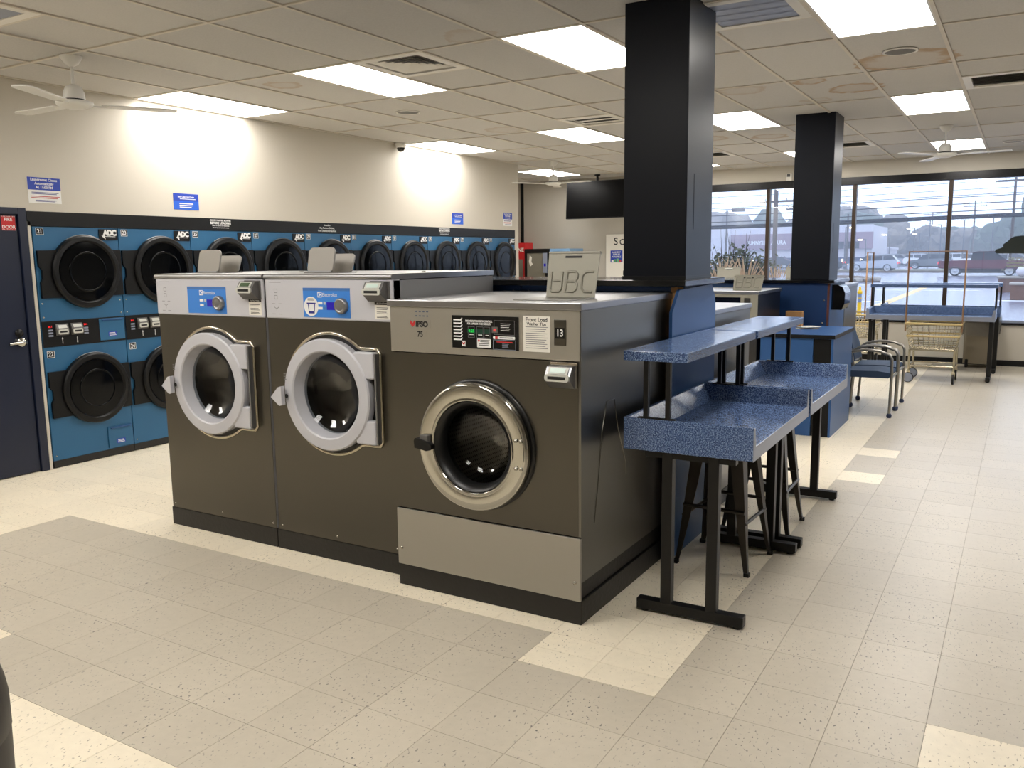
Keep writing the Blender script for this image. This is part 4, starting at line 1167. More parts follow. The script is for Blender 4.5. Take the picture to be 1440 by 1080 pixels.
# ---- metal stools
def stool(lab, loc, rz):
    t = thing('bar_stool', lab, 'stool', loc, rz, 'gunmetal bar stools under the tables')
    H = .755
    MB().prism(rrect(-.155, .155, -.155, .155, .05), 'z', H-.012, H).build('seat', 'gunmetal', t, bevel=.004)
    MB().prism(rrect(-.15, .15, -.15, .15, .045), 'z', H-.06, H-.013).build('seat_skirt', 'gunmetal', t)
    for sx in (-1, 1):
        for sy in (-1, 1):
            def P(k, z, a): return (sx*k+sx*a[0], sy*k+sy*a[1], z)
            k = MB()
            rings = []
            for z, c, w2 in ((H-.02, .13, .075), (.45, .158, .060), (.2, .182, .038), (.06, .197, .025), (.0, .207, .021)):
                rings.append([P(c, z, (.0, .0)), P(c, z, (-w2, 0.0)), P(c, z, (-w2, -.006)), P(c, z, (-.008, -.008)), P(c, z, (-.006, -w2)), P(c, z, (0, -w2))])
            n = 6
            vs = [p for g in rings for p in g]
            fs = [(i*n+j, i*n+(j+1) % n, (i+1)*n+(j+1) % n, (i+1)*n+j) for i in range(len(rings)-1) for j in range(n)]
            k.add(vs, fs)
            k.add(rings[-1], [tuple(range(n))])
            lg = k.build('leg', 'gunmetal', t)
            MB().box(sx*.207-.014-sx*.008, sx*.207+.014-sx*.008, sy*.207-.014-sy*.008, sy*.207+.014-sy*.008, 0, .02).build('foot_cap', 'rubber', lg)
    for a in range(4):
        c, q = math.cos(a*PI/2), math.sin(a*PI/2)
        z = .27 if a % 2 else .33
        r = .17
        p = [(-r, r), (r, r)]
        pts = [(c*x-q*y, q*x+c*y) for x, y in p]
        MB().tube([(pts[0][0], pts[0][1], z), (pts[1][0], pts[1][1], z)], .011, 6).build('foot_rest', 'gunmetal', t)
    return t
stool('gunmetal bar stool under the nearest folding table', (-1.336, 4.49, 0), R(-3))
stool('gunmetal bar stool under the second folding table', (-1.305, 5.20, 0), R(1))

# ================================================================== WAITING CHAIRS
def chair(lab, y0, y1):
    t = thing('waiting_chair', lab, 'chair', (-1.33, (y0+y1)/2, 0), 0, 'blue padded waiting chairs')
    h = (y1-y0)/2
    st = MB().prism([(-.22, .40), (-.225, .45), (-.20, .465), (.10, .475), (.22, .46), (.235, .43), (.21, .405)], 'y', -h+.035, h-.035).build('seat', 'upholstery', t, bevel=.014, seg=3)
    bk = MB()
    n, mm = 9, 6
    g = []
    for i in range(n):
        for j in range(mm+1):
            u = -1+2*i/(n-1); v = j/mm
            z = .50+.36*v
            wd = (h-.045)*(1-.10*max(0, v-.6)**1.0*abs(u)**2*2)
            zz = z-(.10*abs(u)**3)*max(0, v-.5)*2
            g.append((-.215-.07*v+.02*abs(u)**2, u*wd, zz))
    N_ = len(g)
    vs = g+[(x-.045, y, z) for x, y, z in g]
    fs = []
    for i in range(n-1):
        for j in range(mm):
            a = i*(mm+1)+j
            fs += [(a, a+1, a+mm+2, a+mm+1), (N_+a, N_+a+mm+1, N_+a+mm+2, N_+a+1)]
    edge = [i*(mm+1) for i in range(n)]+[(n-1)*(mm+1)+j for j in range(1, mm+1)]+[i*(mm+1)+mm for i in range(n-2, -1, -1)]+[j for j in range(mm-1, 0, -1)]
    for a, c in zip(edge, edge[1:]+edge[:1]): fs.append((a, c, N_+c, N_+a))
    bk.add(vs, fs, 0, True)
    bk.build('backrest', 'upholstery', t, bevel=.01)
    for s in (-1, 1):
        y = s*(h-.028)
        fr = MB().tube([(.235, y, .03), (.24, y, .45), (.236, y, .60), (.215, y, .645), (.12, y, .68), (-.02, y, .69), (-.16, y, .66), (-.24, y, .60)], .0145, 8).build('arm_frame', 'chair_metal', t)
        MB().tube([(-.225, y, .03), (-.20, y, .40), (-.235, y, .60), (-.30, y, .82)], .0135, 8).build('rear_leg', 'chair_metal', t)
        for x in (.235, -.225): MB().lathe([(.016, .045), (.026, .03), (.024, .006), (.018, 0)], (x, y, 0), 'z', 14, cap0=True, cap1=True).build('foot_glide', 'glide', t)
    MB().tube([(.238, -h+.02, .41), (.238, h-.02, .41)], .01, 6).build('front_rail', 'chair_metal', t)
    MB().tube([(-.205, -h+.02, .41), (-.205, h-.02, .41)], .01, 6).build('rear_rail', 'chair_metal', t)
chair('blue padded waiting chair with metal arms, nearer of the pair', 9.275, 9.795)
chair('blue padded waiting chair with metal arms, farther of the pair', 9.80, 10.36)

# ================================================================== LAUNDRY CARTS
def cart(lab, loc, rz, w, dpt, barz, bar='x', m_bar='cart_bar'):
    """x across (w), y depth"""
    t = thing('laundry_cart', lab, 'laundry cart', loc, rz, 'chrome wire laundry carts')
    zt, zb = .765, .43
    a, c = w/2, dpt
    ai = a-.06
    rim = MB().tube([(-a, 0, zt), (a, 0, zt), (a, c, zt), (-a, c, zt)], .016, 8, 0, True).build('bumper_rail', 'cart_tan', t)
    MB().tube([(-a+.02, .01, zt-.16), (a-.02, .01, zt-.16), (a-.02, c-.01, zt-.16), (-a+.02, c-.01, zt-.16)], .013, 8, 0, True).build('middle_rail', 'cart_tan', t)
    k = MB()
    for z in (.70, .55, .505, .475, .45):
        f = (z-zb)/(zt-zb); q = ai+(a-ai)*f
        k.tube([(-q, .02*(1-f), z), (q, .02*(1-f), z), (q, c-.02*(1-f), z), (-q, c-.02*(1-f), z)], .0045, 6, 0, True)
    nw = 9
    for i in range(nw+1):
        f = -1+2*i/nw
        k.tube([(a*f, 0, zt), (ai*f, .02, zb), (ai*f, c-.02, zb), (a*f, c, zt)], .0032, 5)
    for i in range(1, 9):
        y = i*c/9
        k.tube([(-a, y, zt), (-ai, y, zb), (ai, y, zb), (a, y, zt)], .0032, 5)
    k.build('wire_basket', 'cart_chrome', t)
    MB().box(-ai, ai, .0, .02, zb-.012, zb+.018).build('front_plate', 'cart_chrome', t, bevel=.003)
    fr = MB()
    for x in (-ai, ai): fr.tube([(x, .03, zb), (x, .03, .16), ], .014, 8).tube([(x, c-.03, zb), (x, c-.03, .16)], .014, 8).tube([(x, .03, .22), (x, c-.03, .22)], .012, 8)
    for y in (.03, c-.03): fr.tube([(-ai, y, .22), (ai, y, .22)], .013, 8)
    fr.build('base_frame', 'cart_chrome', t)
    for x in (-ai, ai):
        for y in (.03, c-.03):
            cs = MB().box(x-.02, x+.02, y-.022, y+.022, .10, .16).build('caster_fork', 'cart_chrome', t, bevel=.004)
            sx = -1 if x < 0 else 1
            ax = 'y' if x < 0 else 'x'
            MB().lathe([(.058, -.014), (.066, -.008), (.066, .008), (.058, .014)], (x+.0, y-.02, .066), ax, 20).build('caster_tire', 'rubber', cs)
            MB().lathe([(0, -.016), (.05, -.014), (.058, -.0135), (.058, .0135), (.05, .014), (0, .016)], (x, y-.02, .066), ax, 20).build('caster_wheel', 'edge_grey', cs)
    if bar == 'x':
        MB().tube([(-a-.005, .04, zt-.1), (-a-.005, .04, barz), (a+.005, .04, barz), (a+.005, .04, zt-.1)], .0115, 8).build('hanging_bar', m_bar, t)
    else:
        MB().tube([(a*.2, .08, zt-.1), (a*.2, .08, barz), (a*.2, c-.08, barz), (a*.2, c-.08, zt-.1)], .0115, 8).build('hanging_bar', m_bar, t)
    return t
cart('chrome wire laundry cart with tan rails and hanging bar in front of the far table', (-.955, 12.02, 0), 0, .64, .56, 1.68)
cart('wire laundry cart with hanging bar beside the window, left of the far tables', (-2.03, 13.40, 0), 0, .40, .75, 1.675, 'y')

# ---- bins
t = thing('trash_bin', 'beige wheeled trash bin with clear bag under the far table end', 'trash bin', (-.485, 14.10, 0))
MB().prism(rrect(-.21, .21, -.17, .17, .04), 'z', .06, .70).build('bin_body', 'can_beige', t)
bg_ = MB()
p0 = rrect(-.235, .235, -.19, .19, .05); n = len(p0)
vs = []
for z, s in ((.755, 1.02), (.74, 1.05), (.60, 1.04), (.47, 1.0)):
    vs += [(x*s+.006*math.sin(i*2.3+z*40), y*s+.006*math.cos(i*3.1+z*30), z+.012*math.sin(i*1.7)*(z < .5)) for i, (x, y) in enumerate(p0)]
bg_.add(vs, [(k*n+i, k*n+(i+1) % n, (k+1)*n+(i+1) % n, (k+1)*n+i) for k in range(3) for i in range(n)], 0, True).build('bin_bag', 'bag_plastic', t)
MB().prism(rrect(-.225, .225, -.18, .18, .045), 'z', .70, .745).build('bin_rim', 'can_beige', t)
for x in (-.16, .16): MB().lathe([(0, -.02), (.065, -.02), (.07, 0), (.065, .02), (0, .02)], (x, -.13, .07), 'x', 18).build('bin_wheel', 'rubber', t)

t = thing('waste_barrel', 'black rounded waste barrel cut off at the lower left corner', 'trash bin', (-2.10, .755, 0))
MB().lathe([(.20, 0), (.225, .03), (.250, .30), (.260, .50), (.262, .61)], n=48, cap0=True).build('barrel', 'can_black', t)
MB().lathe([(.259, .605), (.2635, .612), (.2635, .68), (.258, .72), (.246, .77), (.225, .82), (.18, .87), (.10, .90), (0, .91)], n=48).build('dome_lid', 'can_black', t)

# ================================================================== ALCOVE
t = thing('television', 'large black television hanging from the ceiling beside the near column', 'television', (-6.45, 13.6, ZC))
tv = MB().box(-.555, .555, 0, .05, -.32, .32).build('panel', 'black_paint', t, (0, 0, -.43), (R(-4), 0, 0), bevel=.004)
MB().box(-.54, .54, -.002, 0, -.305, .305).build('screen', 'screen_black', tv)
MB().cyl((0, .10, 0), (0, .10, -.35), .022, 10).build('pole', 'black_paint', t)
MB().box(-.06, .06, .05, .12, -.5, -.3).build('bracket', 'black_paint', t)
MB().cyl((0, .10, 0), (0, .10, -.03), .05, 14).build('ceiling_plate', 'black_paint', t)

t = thing('soap_sign', 'cream SOAP price board on the far wall below the television', 'sign', (-6.575, YW, 0))
MB().box(0, 1.0, -.02, -.001, 1.10, 2.055).build('board', 'paper', t, bevel=.003)
for s_, x, z, sz in (('S', .15, 1.925, .185), ('OAP', .262, 1.912, .15), ('B', .66, 1.59, .135), ('SO', .48, 1.475, .14), ('LAUN', .33, 1.36, .12)):
    text(s_, sz, 'ink', t, (x, -.0215, z), FRONT, bold=.002)
lb = MB().box(.09, .325, -.022, -.02, 1.555, 1.77).build('supplies_label', 'poster_blue', t)
for s_, z in (('LAUNDRY', 1.735), ('SUPPLIES', 1.695), ('AVAILABLE', 1.655)): text(s_, .042, 'white', lb, (.2075, -.0225, z), FRONT, 'CENTER', bold=.001, sx=.85)
for i, cc in enumerate(((240, 240, 236), (84, 150, 96), (120, 180, 120), (196, 70, 60))):
    mat('packet_%d' % i, cc, .5)
    MB().box(.11+i*.05, .15+i*.05, -.0228, -.022, 1.56, 1.60+.012*(i % 3)).build('packet_picture', 'packet_%d' % i, lb)

def machine(name, lab, x0, x1, yf, dpt, h, body, cat, frame=.04, inner='vending_interior', topz=None, winz=(.5, .9)):
    t = thing(name, lab, cat, ((x0+x1)/2, yf, 0))
    a = (x1-x0)/2
    MB().box(-a, a, .012, dpt, 0, h).build('body', body, t, bevel=.004)
    z0, z1 = winz
    k = MB().box(-a, -a+frame, 0, .012, .05, h).box(a-frame, a, 0, .012, .05, h).box(-a+frame, a-frame, 0, .012, z1, h).box(-a+frame, a-frame, 0, .012, .05, z0)
    k.build('front_frame', body, t)
    MB().box(-a+frame, a-frame, .008, .0119, z0, z1).build('front_window', inner, t)
    return t
t = machine('vending_machine', 'black framed vending machine against the far alcove wall', -7.90, -7.42, 13.66, .62, 1.815, 'black_paint', 'vending machine', .05, 'vending_interior', None, (.3, 1.74))
MB().box(.15, .235, -.018, .0, 1.38, 1.74).build('coin_panel', 'edge_grey', t, bevel=.004)
MB().box(.175, .215, -.02, -.018, 1.50, 1.55).build('coin_display', 'screen_blue', t)
MB().prism([(-.13, 1.70), (-.09, 1.66), (-.10, 1.58), (-.07, 1.54), (-.12, 1.50), (-.15, 1.58)], 'y', .004, .009).build('cloth_bag', 'paper', t)
t = machine('change_machine', 'pale blue change machine beside the vending machine', -7.385, -6.985, 13.68, .55, 1.812, 'changer_blue', 'change machine', .06, 'reader_grey', None, (1.0, 1.69))
MB().box(.05, .09, -.006, .0, 1.5, 1.66).build('bright_slot', 'white', t)
t = machine('toy_vending_machine', 'red framed vending machine half hidden by the end of the dryer wall', -8.62, -8.095, 14.02, .30, 1.936, 'sign_red', 'vending machine', .05, 'vending_interior', None, (.9, 1.63))
text('NE', .10, 'paper', t, (.235, -.003, 1.80), FRONT, 'RIGHT', bold=.003)

# ================================================================== OUTSIDE
G = -.15
mat('asphalt', (122, 123, 140), .2, 0, .5, vary=(.35, .12), bump=(9, .2))
mat('concrete', (150, 148, 144), .6, vary=(1.2, .08))
mat('road_paint', (226, 226, 226), .5)
mat('road_paint_y', (222, 190, 130), .5)
mat('grass_dull', (120, 116, 84), .9, vary=(.6, .2))
mat('mulch', (104, 88, 76), .9, vary=(8, .3))
mat('yellow_plastic', (242, 190, 24), .45)
mat('pole_wood', (84, 74, 70), .8)
mat('pole_metal', (96, 98, 104), .5, .4)
mat('wire', (40, 42, 50), .6)
mat('bark', (88, 78, 72), .9)
mat('twigs', (112, 100, 90), .95, vary=(1.5, .2))
mat('evergreen', (66, 80, 64), .95, vary=(1.2, .25))
mat('dry_grass', (196, 160, 122), .8)
mat('leaf_dull', (92, 92, 74), .85)
mat('brick_brown', (112, 84, 72), .85, vary=(6, .25))
mat('cap_stone', (150, 142, 132), .8)
mat('facade', (200, 196, 204), .6)
mat('facade_band', (140, 116, 132), .6)
mat('glazing_dark', (40, 50, 92), .15)
mat('lamp_glow', (255, 240, 210), .5, emit=(255, 236, 196), es=9)
mat('car_silver', (176, 180, 190), .22, .6)
mat('car_white', (224, 226, 230), .25)
mat('car_dark', (48, 56, 66), .22, .3)
mat('car_grey', (108, 112, 116), .25, .4)
mat('car_maroon', (92, 32, 46), .22, .3)
mat('car_glass', (40, 46, 56), .08)
mat('tyre', (22, 22, 24), .7)
mat('wheel_alloy', (176, 178, 182), .3, .8)
mat('tail_red', (190, 20, 30), .3, emit=(255, 30, 40), es=1.2)
mat('head_amber', (255, 200, 120), .3, emit=(255, 190, 110), es=4)

gr = struct(MB().box(-150, 90, YW+.16, 260, G-.3, G).build('ground', 'asphalt'))
MB().box(-150, 90, YW+.15, YW+1.6, G, G+.10).build('sidewalk', 'concrete', gr, bevel=.01)
MB().box(-150, 90, 84.6, 86.2, G, G+.14).build('far_kerb', 'mulch', gr)
MB().box(-60, 90, 93.5, 96, G, G+.10).build('verge', 'grass_dull', gr)
def stripe(x0, y0, x1, y1, wd, m='road_paint', name='road_marking'):
    d = Vector((x1-x0, y1-y0)); n = Vector((-d.y, d.x)).normalized()*wd/2
    MB().prism([(x0+n.x, y0+n.y), (x1+n.x, y1+n.y), (x1-n.x, y1-n.y), (x0-n.x, y0-n.y)], 'z', G, G+.006).build(name, m, gr)
stripe(-4.27, 31.5, -4.41, 50.5, .36, 'road_paint_y')
stripe(-4.9, 31, -8.2, 45, .16); stripe(-4.2, 34.5, -9, 34.9, .3); stripe(-6.2, 45.2, -1.8, 45.6, .28); stripe(-.9, 36.4, 1.5, 36.6, .5); stripe(-8, 52, 3, 52.4, .2)

# planting island with stones
t = thing('planting_island', 'low mulch and stone island on the wet lot beyond the window', 'planting bed', (-10.2, 58.5, G))
MB().lathe([(2.4, 0), (2.35, .14), (2.1, .22), (1.2, .34), (0, .4)], n=26).build('mulch_bed', 'mulch', t)
rnd = random.Random(5)
rock = []
for v in range(3):
    bm = bmesh.new(); bmesh.ops.create_icosphere(bm, subdivisions=1, radius=.3)
    for q in bm.verts: q.co *= rnd.uniform(.75, 1.2); q.co.z *= .6
    me = D.meshes.new('rock'); bm.to_mesh(me); bm.free(); me.materials.append(M['cap_stone']); rock.append(me)
for i in range(13):
    a = R(180+i*14)
    inst(rock[i % 3], 'rock', t, (2.25*math.cos(a), 2.25*math.sin(a), .16), (0, 0, rnd.uniform(0, 6)))

# yellow delineator post
t = thing('bollard', 'yellow delineator post outside the window', 'bollard', (-2.92, 19.0, G))
MB().lathe([(.085, 0), (.085, .04), (.044, .06), (.042, .80)], n=16, cap0=True).build('post', 'yellow_plastic', t)
MB().lathe([(.0425, .80), (.0425, .88)], n=16).build('reflective_band', 'edge_grey', t)
MB().lathe([(.043, .88), (.043, .90)], n=16).build('thin_ring', 'yellow_plastic', t)
MB().lathe([(.0425, .90), (.0425, .98)], n=16).build('upper_band', 'edge_grey', t)
MB().lathe([(.044, .98), (.052, 1.0), (.05, 1.03), (.03, 1.05), (.022, 1.08), (.024, 1.11), (.012, 1.13), (0, 1.135)], n=16).build('cap', 'yellow_plastic', t)

# brick planters
def planter(lab, x0, x1, y0, y1, h):
    t = thing('brick_planter', lab, 'planter', ((x0+x1)/2, y0, G), 0, 'brown brick planter walls')
    a = (x1-x0)/2; dpt = y1-y0
    MB().box(-a+.01, a-.01, .01, dpt-.01, 0, h).build('wall_core', 'brick_brown', t)
    nr = max(2, int(h/.2)); bh = h/nr
    me = MB().box(-.24, .24, -.012, .03, -bh/2+.012, bh/2-.012).mesh('brick', ['brick_brown'])
    for r in range(nr):
        x = -a+.25+(.25 if r % 2 else 0)
        while x < a-.2:
            inst(me, 'brick', t, (x, 0, bh*(r+.5)))
            x += .5
    MB().box(-a-.05, a+.05, -.06, dpt+.05, h, h+.07).build('cap_stone', 'cap_stone', t, bevel=.01)
planter('low brown brick planter wall outside, farther one', -1.0, 1.4, 43.9, 45, .62)
planter('low brown brick planter wall outside, nearer one at the window edge', -.42, 2.6, 37.0, 38, .56)
t = thing('stone_urn', 'white round stone ornament on the far brick planter', 'ornament', (.02, 44.4, G+.69))
MB().lathe([(.2, 0), (.32, .1), (.36, .25), (.28, .4), (.1, .46), (0, .47)], n=18).build('ball', 'facade', t)

# ---- cars
def car(kind, lab, x, y, paint, face, L=4.5, z=G, brake=False):
    """side on to the road; face=+1 nose toward +x"""
    t = thing('car' if kind != 'pickup' else 'pickup_truck', lab, 'pickup truck' if kind == 'pickup' else 'car', (x, y, z), 0 if face > 0 else PI, 'vehicles outside')
    W = .9; k = L/4.5
    prof = {'suv': [(-2.2, .35), (-2.25, .6), (-2.2, .95), (-2.1, 1.1), (-1.9, 1.15), (1.0, 1.02), (1.7, .95), (2.1, .82), (2.22, .6), (2.2, .35)],
            'sedan': [(-2.2, .35), (-2.25, .6), (-2.2, .9), (-1.7, .98), (.9, .95), (1.7, .85), (2.15, .72), (2.25, .5), (2.2, .33)],
            'pickup': [(-2.2, .5), (-2.25, .62), (-2.22, .98), (-.55, 1.0), (1.1, 1.02), (1.8, .98), (2.15, .90), (2.25, .62), (2.2, .45)]}[kind]
    top = {'suv': [(-2.1, 1.1), (-1.75, 1.52), (-1.2, 1.62), (.1, 1.62), (.55, 1.5), (1.15, 1.0)],
           'sedan': [(-1.75, .95), (-1.1, 1.33), (-.5, 1.42), (.2, 1.4), (1.1, .93)],
           'pickup': [(-.58, .99), (-.52, 1.45), (-.3, 1.55), (.55, 1.55), (1.2, 1.0)]}[kind]
    zs = 1.17 if kind == 'pickup' else 1
    P = lambda q: [(a*k, c*zs) for a, c in q]
    b = MB().prism(P(prof), 'y', -W, W).build('body', paint, t, bevel=.09, seg=3)
    MB().prism(P(top), 'y', -W+.10, W-.10).build('greenhouse', 'car_glass', t, bevel=.05, seg=2)
    rf = [q for q in top if q[1] > 1.3]
    MB().prism(P(rf+[(rf[-1][0], rf[-1][1]+.03), (rf[0][0], rf[0][1]+.03)]) if len(rf) > 1 else P(top), 'y', -W+.08, W-.08).build('roof', paint, t, bevel=.02)
    for px in ([-.95, .05, ] if kind != 'pickup' else [.05]):
        for s in (-1, 1): MB().box(px*k-.035, px*k+.035, s*(W-.1)-.012, s*(W-.1)+.012, 1.0*zs, 1.5*zs).build('pillar', paint, t)
    wr = .34 if kind == 'sedan' else (.37 if kind == 'suv' else .37)
    for wx in (-1.35, 1.35):
        for s in (-1, 1):
            wl = MB().lathe([(wr-.1, -.11), (wr-.02, -.12), (wr, -.08), (wr, .08), (wr-.02, .12), (wr-.1, .11)], (wx*k, s*(W-.10), wr), 'y', 22).build('wheel', 'tyre', t)
            MB().lathe([(wr-.1, s*.10), (.12, s*.06), (.05, s*.11), (0, s*.115)], (wx*k, s*(W-.10), wr), 'y', 18).build('hub_cap', 'wheel_alloy', wl)
    MB().box(-1.9*k, 1.9*k, -W+.15, W-.15, .22, .55).build('underbody', 'tyre', t)
    for s in (-1, 1):
        MB().box(-2.27*k, -2.1*k, s*(W-.2)-.12, s*(W-.2)+.12, .74*zs, .9*zs).build('tail_light', 'tail_red', t, bevel=.03)
        MB().box(2.05*k, 2.2*k, s*(W-.25)-.14, s*(W-.25)+.14, .66*zs, .76*zs).build('headlight', 'head_amber', t, bevel=.03)
    return t
car('suv', 'silver sport utility car driving left on the road outside', -12.6, 89, 'car_silver', -1, 4.55)
car('pickup', 'maroon pickup truck driving right on the road outside', -2.75, 73.5, 'car_maroon', 1, 5.9)
car('sedan', 'dark sedan on the road just left of the silver car', -18.7, 96, 'car_dark', -1, 4.5)
car('sedan', 'dark sedan with red tail light seen left of the far column', -27.6, 112, 'car_dark', -1, 4.6)
car('sedan', 'white sedan behind the dark sedan left of the far column', -23.2, 114, 'car_white', -1, 4.6)
car('suv', 'grey sport utility car parked in the lot behind the pickup', -8.9, 103, 'car_grey', -1, 4.5)
car('suv', 'white car parked between the grey one and the pickup', -5.2, 112, 'car_white', -1, 4.5)
car('sedan', 'white sedan parked just behind the pickup cab', -2.6, 108.5, 'car_white', -1, 4.4)
car('suv', 'white sport utility car parked behind the grey one', -8.2, 127, 'car_white', -1, 4.4)
car('suv', 'pale silver car parked far back above the silver car roof', -14.95, 127, 'car_silver', 1, 4.4)
car('sedan', 'silver sedan parked far back in the middle of the lot', -14.0, 134, 'car_silver', -1, 4.4)
car('suv', 'white van like car parked far back beside the traffic cone', -11.4, 121, 'car_white', 1, 4.2)
car('sedan', 'red sedan parked far back behind the pickup hood', -1.2, 135, 'car_maroon', 1, 4.4)
t = thing('traffic_cone', 'orange traffic cone in the parking lot outside', 'traffic cone', (-11.3, 108, G))
mat('cone_orange', (240, 70, 40), .5)
MB().lathe([(.05, .9), (.2, .06)], n=14, cap0=True).build('cone', 'cone_orange', t)
MB().box(-.28, .28, -.28, .28, 0, .06).build('cone_base', 'cone_orange', t)

# ---- poles and wires
def upole(lab, x, y, h, r, arms, m='pole_wood', arm=1.2):
    t = thing('utility_pole', lab, 'utility pole', (x, y, G), 0, 'utility poles along the road')
    MB().cyl((0, 0, 0), (0, 0, h), r, 12, r2=r*.75).build('pole', m, t)
    for z in arms:
        MB().box(-arm, arm, -.06, .06, z-.06, z+.06).build('crossarm', m, t)
        for x_ in (-arm*.95, -arm*.5, arm*.5, arm*.95): MB().cyl((x_, 0, z+.06), (x_, 0, z+.22), .03, 6).build('insulator', 'pole_metal', t)
    return t
upole('thick wooden utility pole, left one of the close pair', -16.35, 64, 9.5, .15, [])
t = upole('thick wooden utility pole with cross arm, right one of the close pair', -15.35, 62, 9.5, .17, [5.45], arm=1.5)
MB().box(-3.1, -2.2, -.1, .1, 4.85, 5.1).build('street_light_box', 'pole_metal', t)
MB().box(.75, 2.1, -.1, .1, 4.85, 5.1).build('street_light_box', 'pole_metal', t)
upole('utility pole with cross arm at the right edge of the windows', -1.0, 75, 7.4, .12, [7.0], arm=1.3)
upole('utility pole with double cross arm above the pickup', -6.65, 140, 9.0, .14, [8.6, 8.2], arm=1.5)
upole('small distant utility pole above the parked cars', -15.5, 180, 9.2, .14, [8.8], arm=1.6)
upole('utility pole with sign boards left of the silver car', -17.6, 104, 6.2, .13, [])
upole('distant utility pole behind the shrub', -33.4, 110, 7.4, .14, [])
for i, (z, r) in enumerate(((3.80, .055), (3.70, .05), (3.62, .05), (4.08, .03), (4.55, .028), (4.98, .022), (5.10, .018), (5.45, .015), (5.9, .015))):
    k = MB()
    pts = []
    for q in range(0, 25):
        x = -46+q*3.0
        pts.append((x, 63.2, z+.10*math.cos((x+1)/30*2*PI)*.4+(x+19)*.009))
    k.tube(pts, r, 5)
    tag(k.build('power_line', 'wire'), ['thick bundled power line, lowest across the windows', 'bundled power line, second lowest', 'bundled power line just under the thick one', 'dark power line above the thick bundle', 'power line midway up the windows', 'power line in the upper pair, lower one', 'power line in the upper pair, upper one', 'thin power line near the top of the windows', 'faint topmost power line'][i], 'power line', 'power lines over the road')
t = thing('sign_boards', 'pair of dark sign boards on the pole left of the silver car', 'sign', (-17.6, 103.8, 0))
for x, z in ((-.9, 2.55), (.75, 2.55)):
    MB().box(x-.6, x+.6, -.12, -.05, z-.4, z+.4).build('board', 'car_dark', t)
MB().cyl((-1.2, .0, 2.55), (1.2, .0, 2.55), .05, 8).build('rail', 'pole_metal', t)
def lamp(lab, x, y, h, side=1, both=False):
    t = thing('street_lamp', lab, 'street lamp', (x, y, G), 0, 'lit lot lamps outside')
    MB().cyl((0, 0, 0), (0, 0, h), .09, 10, r2=.06).build('post', 'pole_metal', t)
    for s in ((-1, 1) if both else (side,)):
        MB().box(min(0, s*.7), max(0, s*.7), -.05, .05, h-.08, h).build('arm', 'pole_metal', t)
        MB().box(s*.7-.28, s*.7+.28, -.15, .15, h-.16, h-.02).build('lamp_head', 'lamp_glow', t, bevel=.05)
for i, (px, Yl, z, sd, bt, lab) in enumerate((
        (-3.45, 114, 5.8, -1, True, 'lit double lamp post right of the double-arm utility pole'),
        (-6.5, 115.6, 5.4, -1, True, 'lit double lamp post left of the double-arm utility pole'),
        (-8.9, 115, 4.9, -1, False, 'lit lamp post right of the third window mullion'),
        (-17.7, 118, 3.4, -1, False, 'short lit lamp post above the silver parked cars'),
        (-16.4, 130, 4.2, -1, False, 'lit lamp post second from left over the lot'),
        (-13.6, 140, 4.4, -1, False, 'lit lamp post in the middle of the lot'),
        (-13.1, 128, 4.9, -1, False, 'bright lit lamp post near the middle mullion'),
        (-10.3, 117, 5.5, -1, False, 'brightest lit lamp beside the third mullion'),
        (-17.9, 104.5, 4.6, 1, False, 'lit lamp on the sign board pole'))):
    lamp(lab, px, Yl, z-G, sd, bt)

# ---- dealership and sheds
t = thing('dealership_building', 'pale car dealership with SUNNYSIDE ACURA lettering across the road', 'building', (-31, 122, G))
MB().box(-9.5, 13.5, 0, 14, 0, 5.4).build('walls', 'facade', t)
MB().box(-6, 13.6, -.5, 0, 2.35, 4.55).build('sign_band', 'facade_band', t)
MB().box(-6, 13.6, -.35, 0, 4.55, 5.5).build('parapet', 'facade', t)
for i in range(8):
    x = -5.6+i*2.4
    g_ = MB().box(x, x+2.2, -.12, 0, .15, 1.25).build('show_window', 'glazing_dark', t)
    MB().box(x+.9, x+1.15, -.16, -.12, .75, 1.0).build('interior_lamp', 'lamp_glow', g_)
for x in (-6.0, 8.2): MB().box(x, x+.7, -.6, 0, 0, 5.5).build('pier', 'facade', t)
text('SUNNYSIDE ACURA', .72, 'road_paint', t, (-2.9, -.55, 3.32), FRONT, bold=.03, sx=.80, spacing=1.05)
t = thing('shed_building', 'small white building behind the silver car', 'building', (-20.5, 138, G))
MB().box(-3.2, 3.2, 0, 8, 0, 2.3).build('walls', 'facade', t)
MB().prism([(-3.4, 2.3), (3.4, 2.2), (3.4, 2.5), (-3.4, 3.1)], 'y', -.3, 8.2).build('roof', 'facade', t)
MB().box(-1.2, 2.6, -.08, 0, 0, 1.9).build('garage_door', 'road_paint', t)

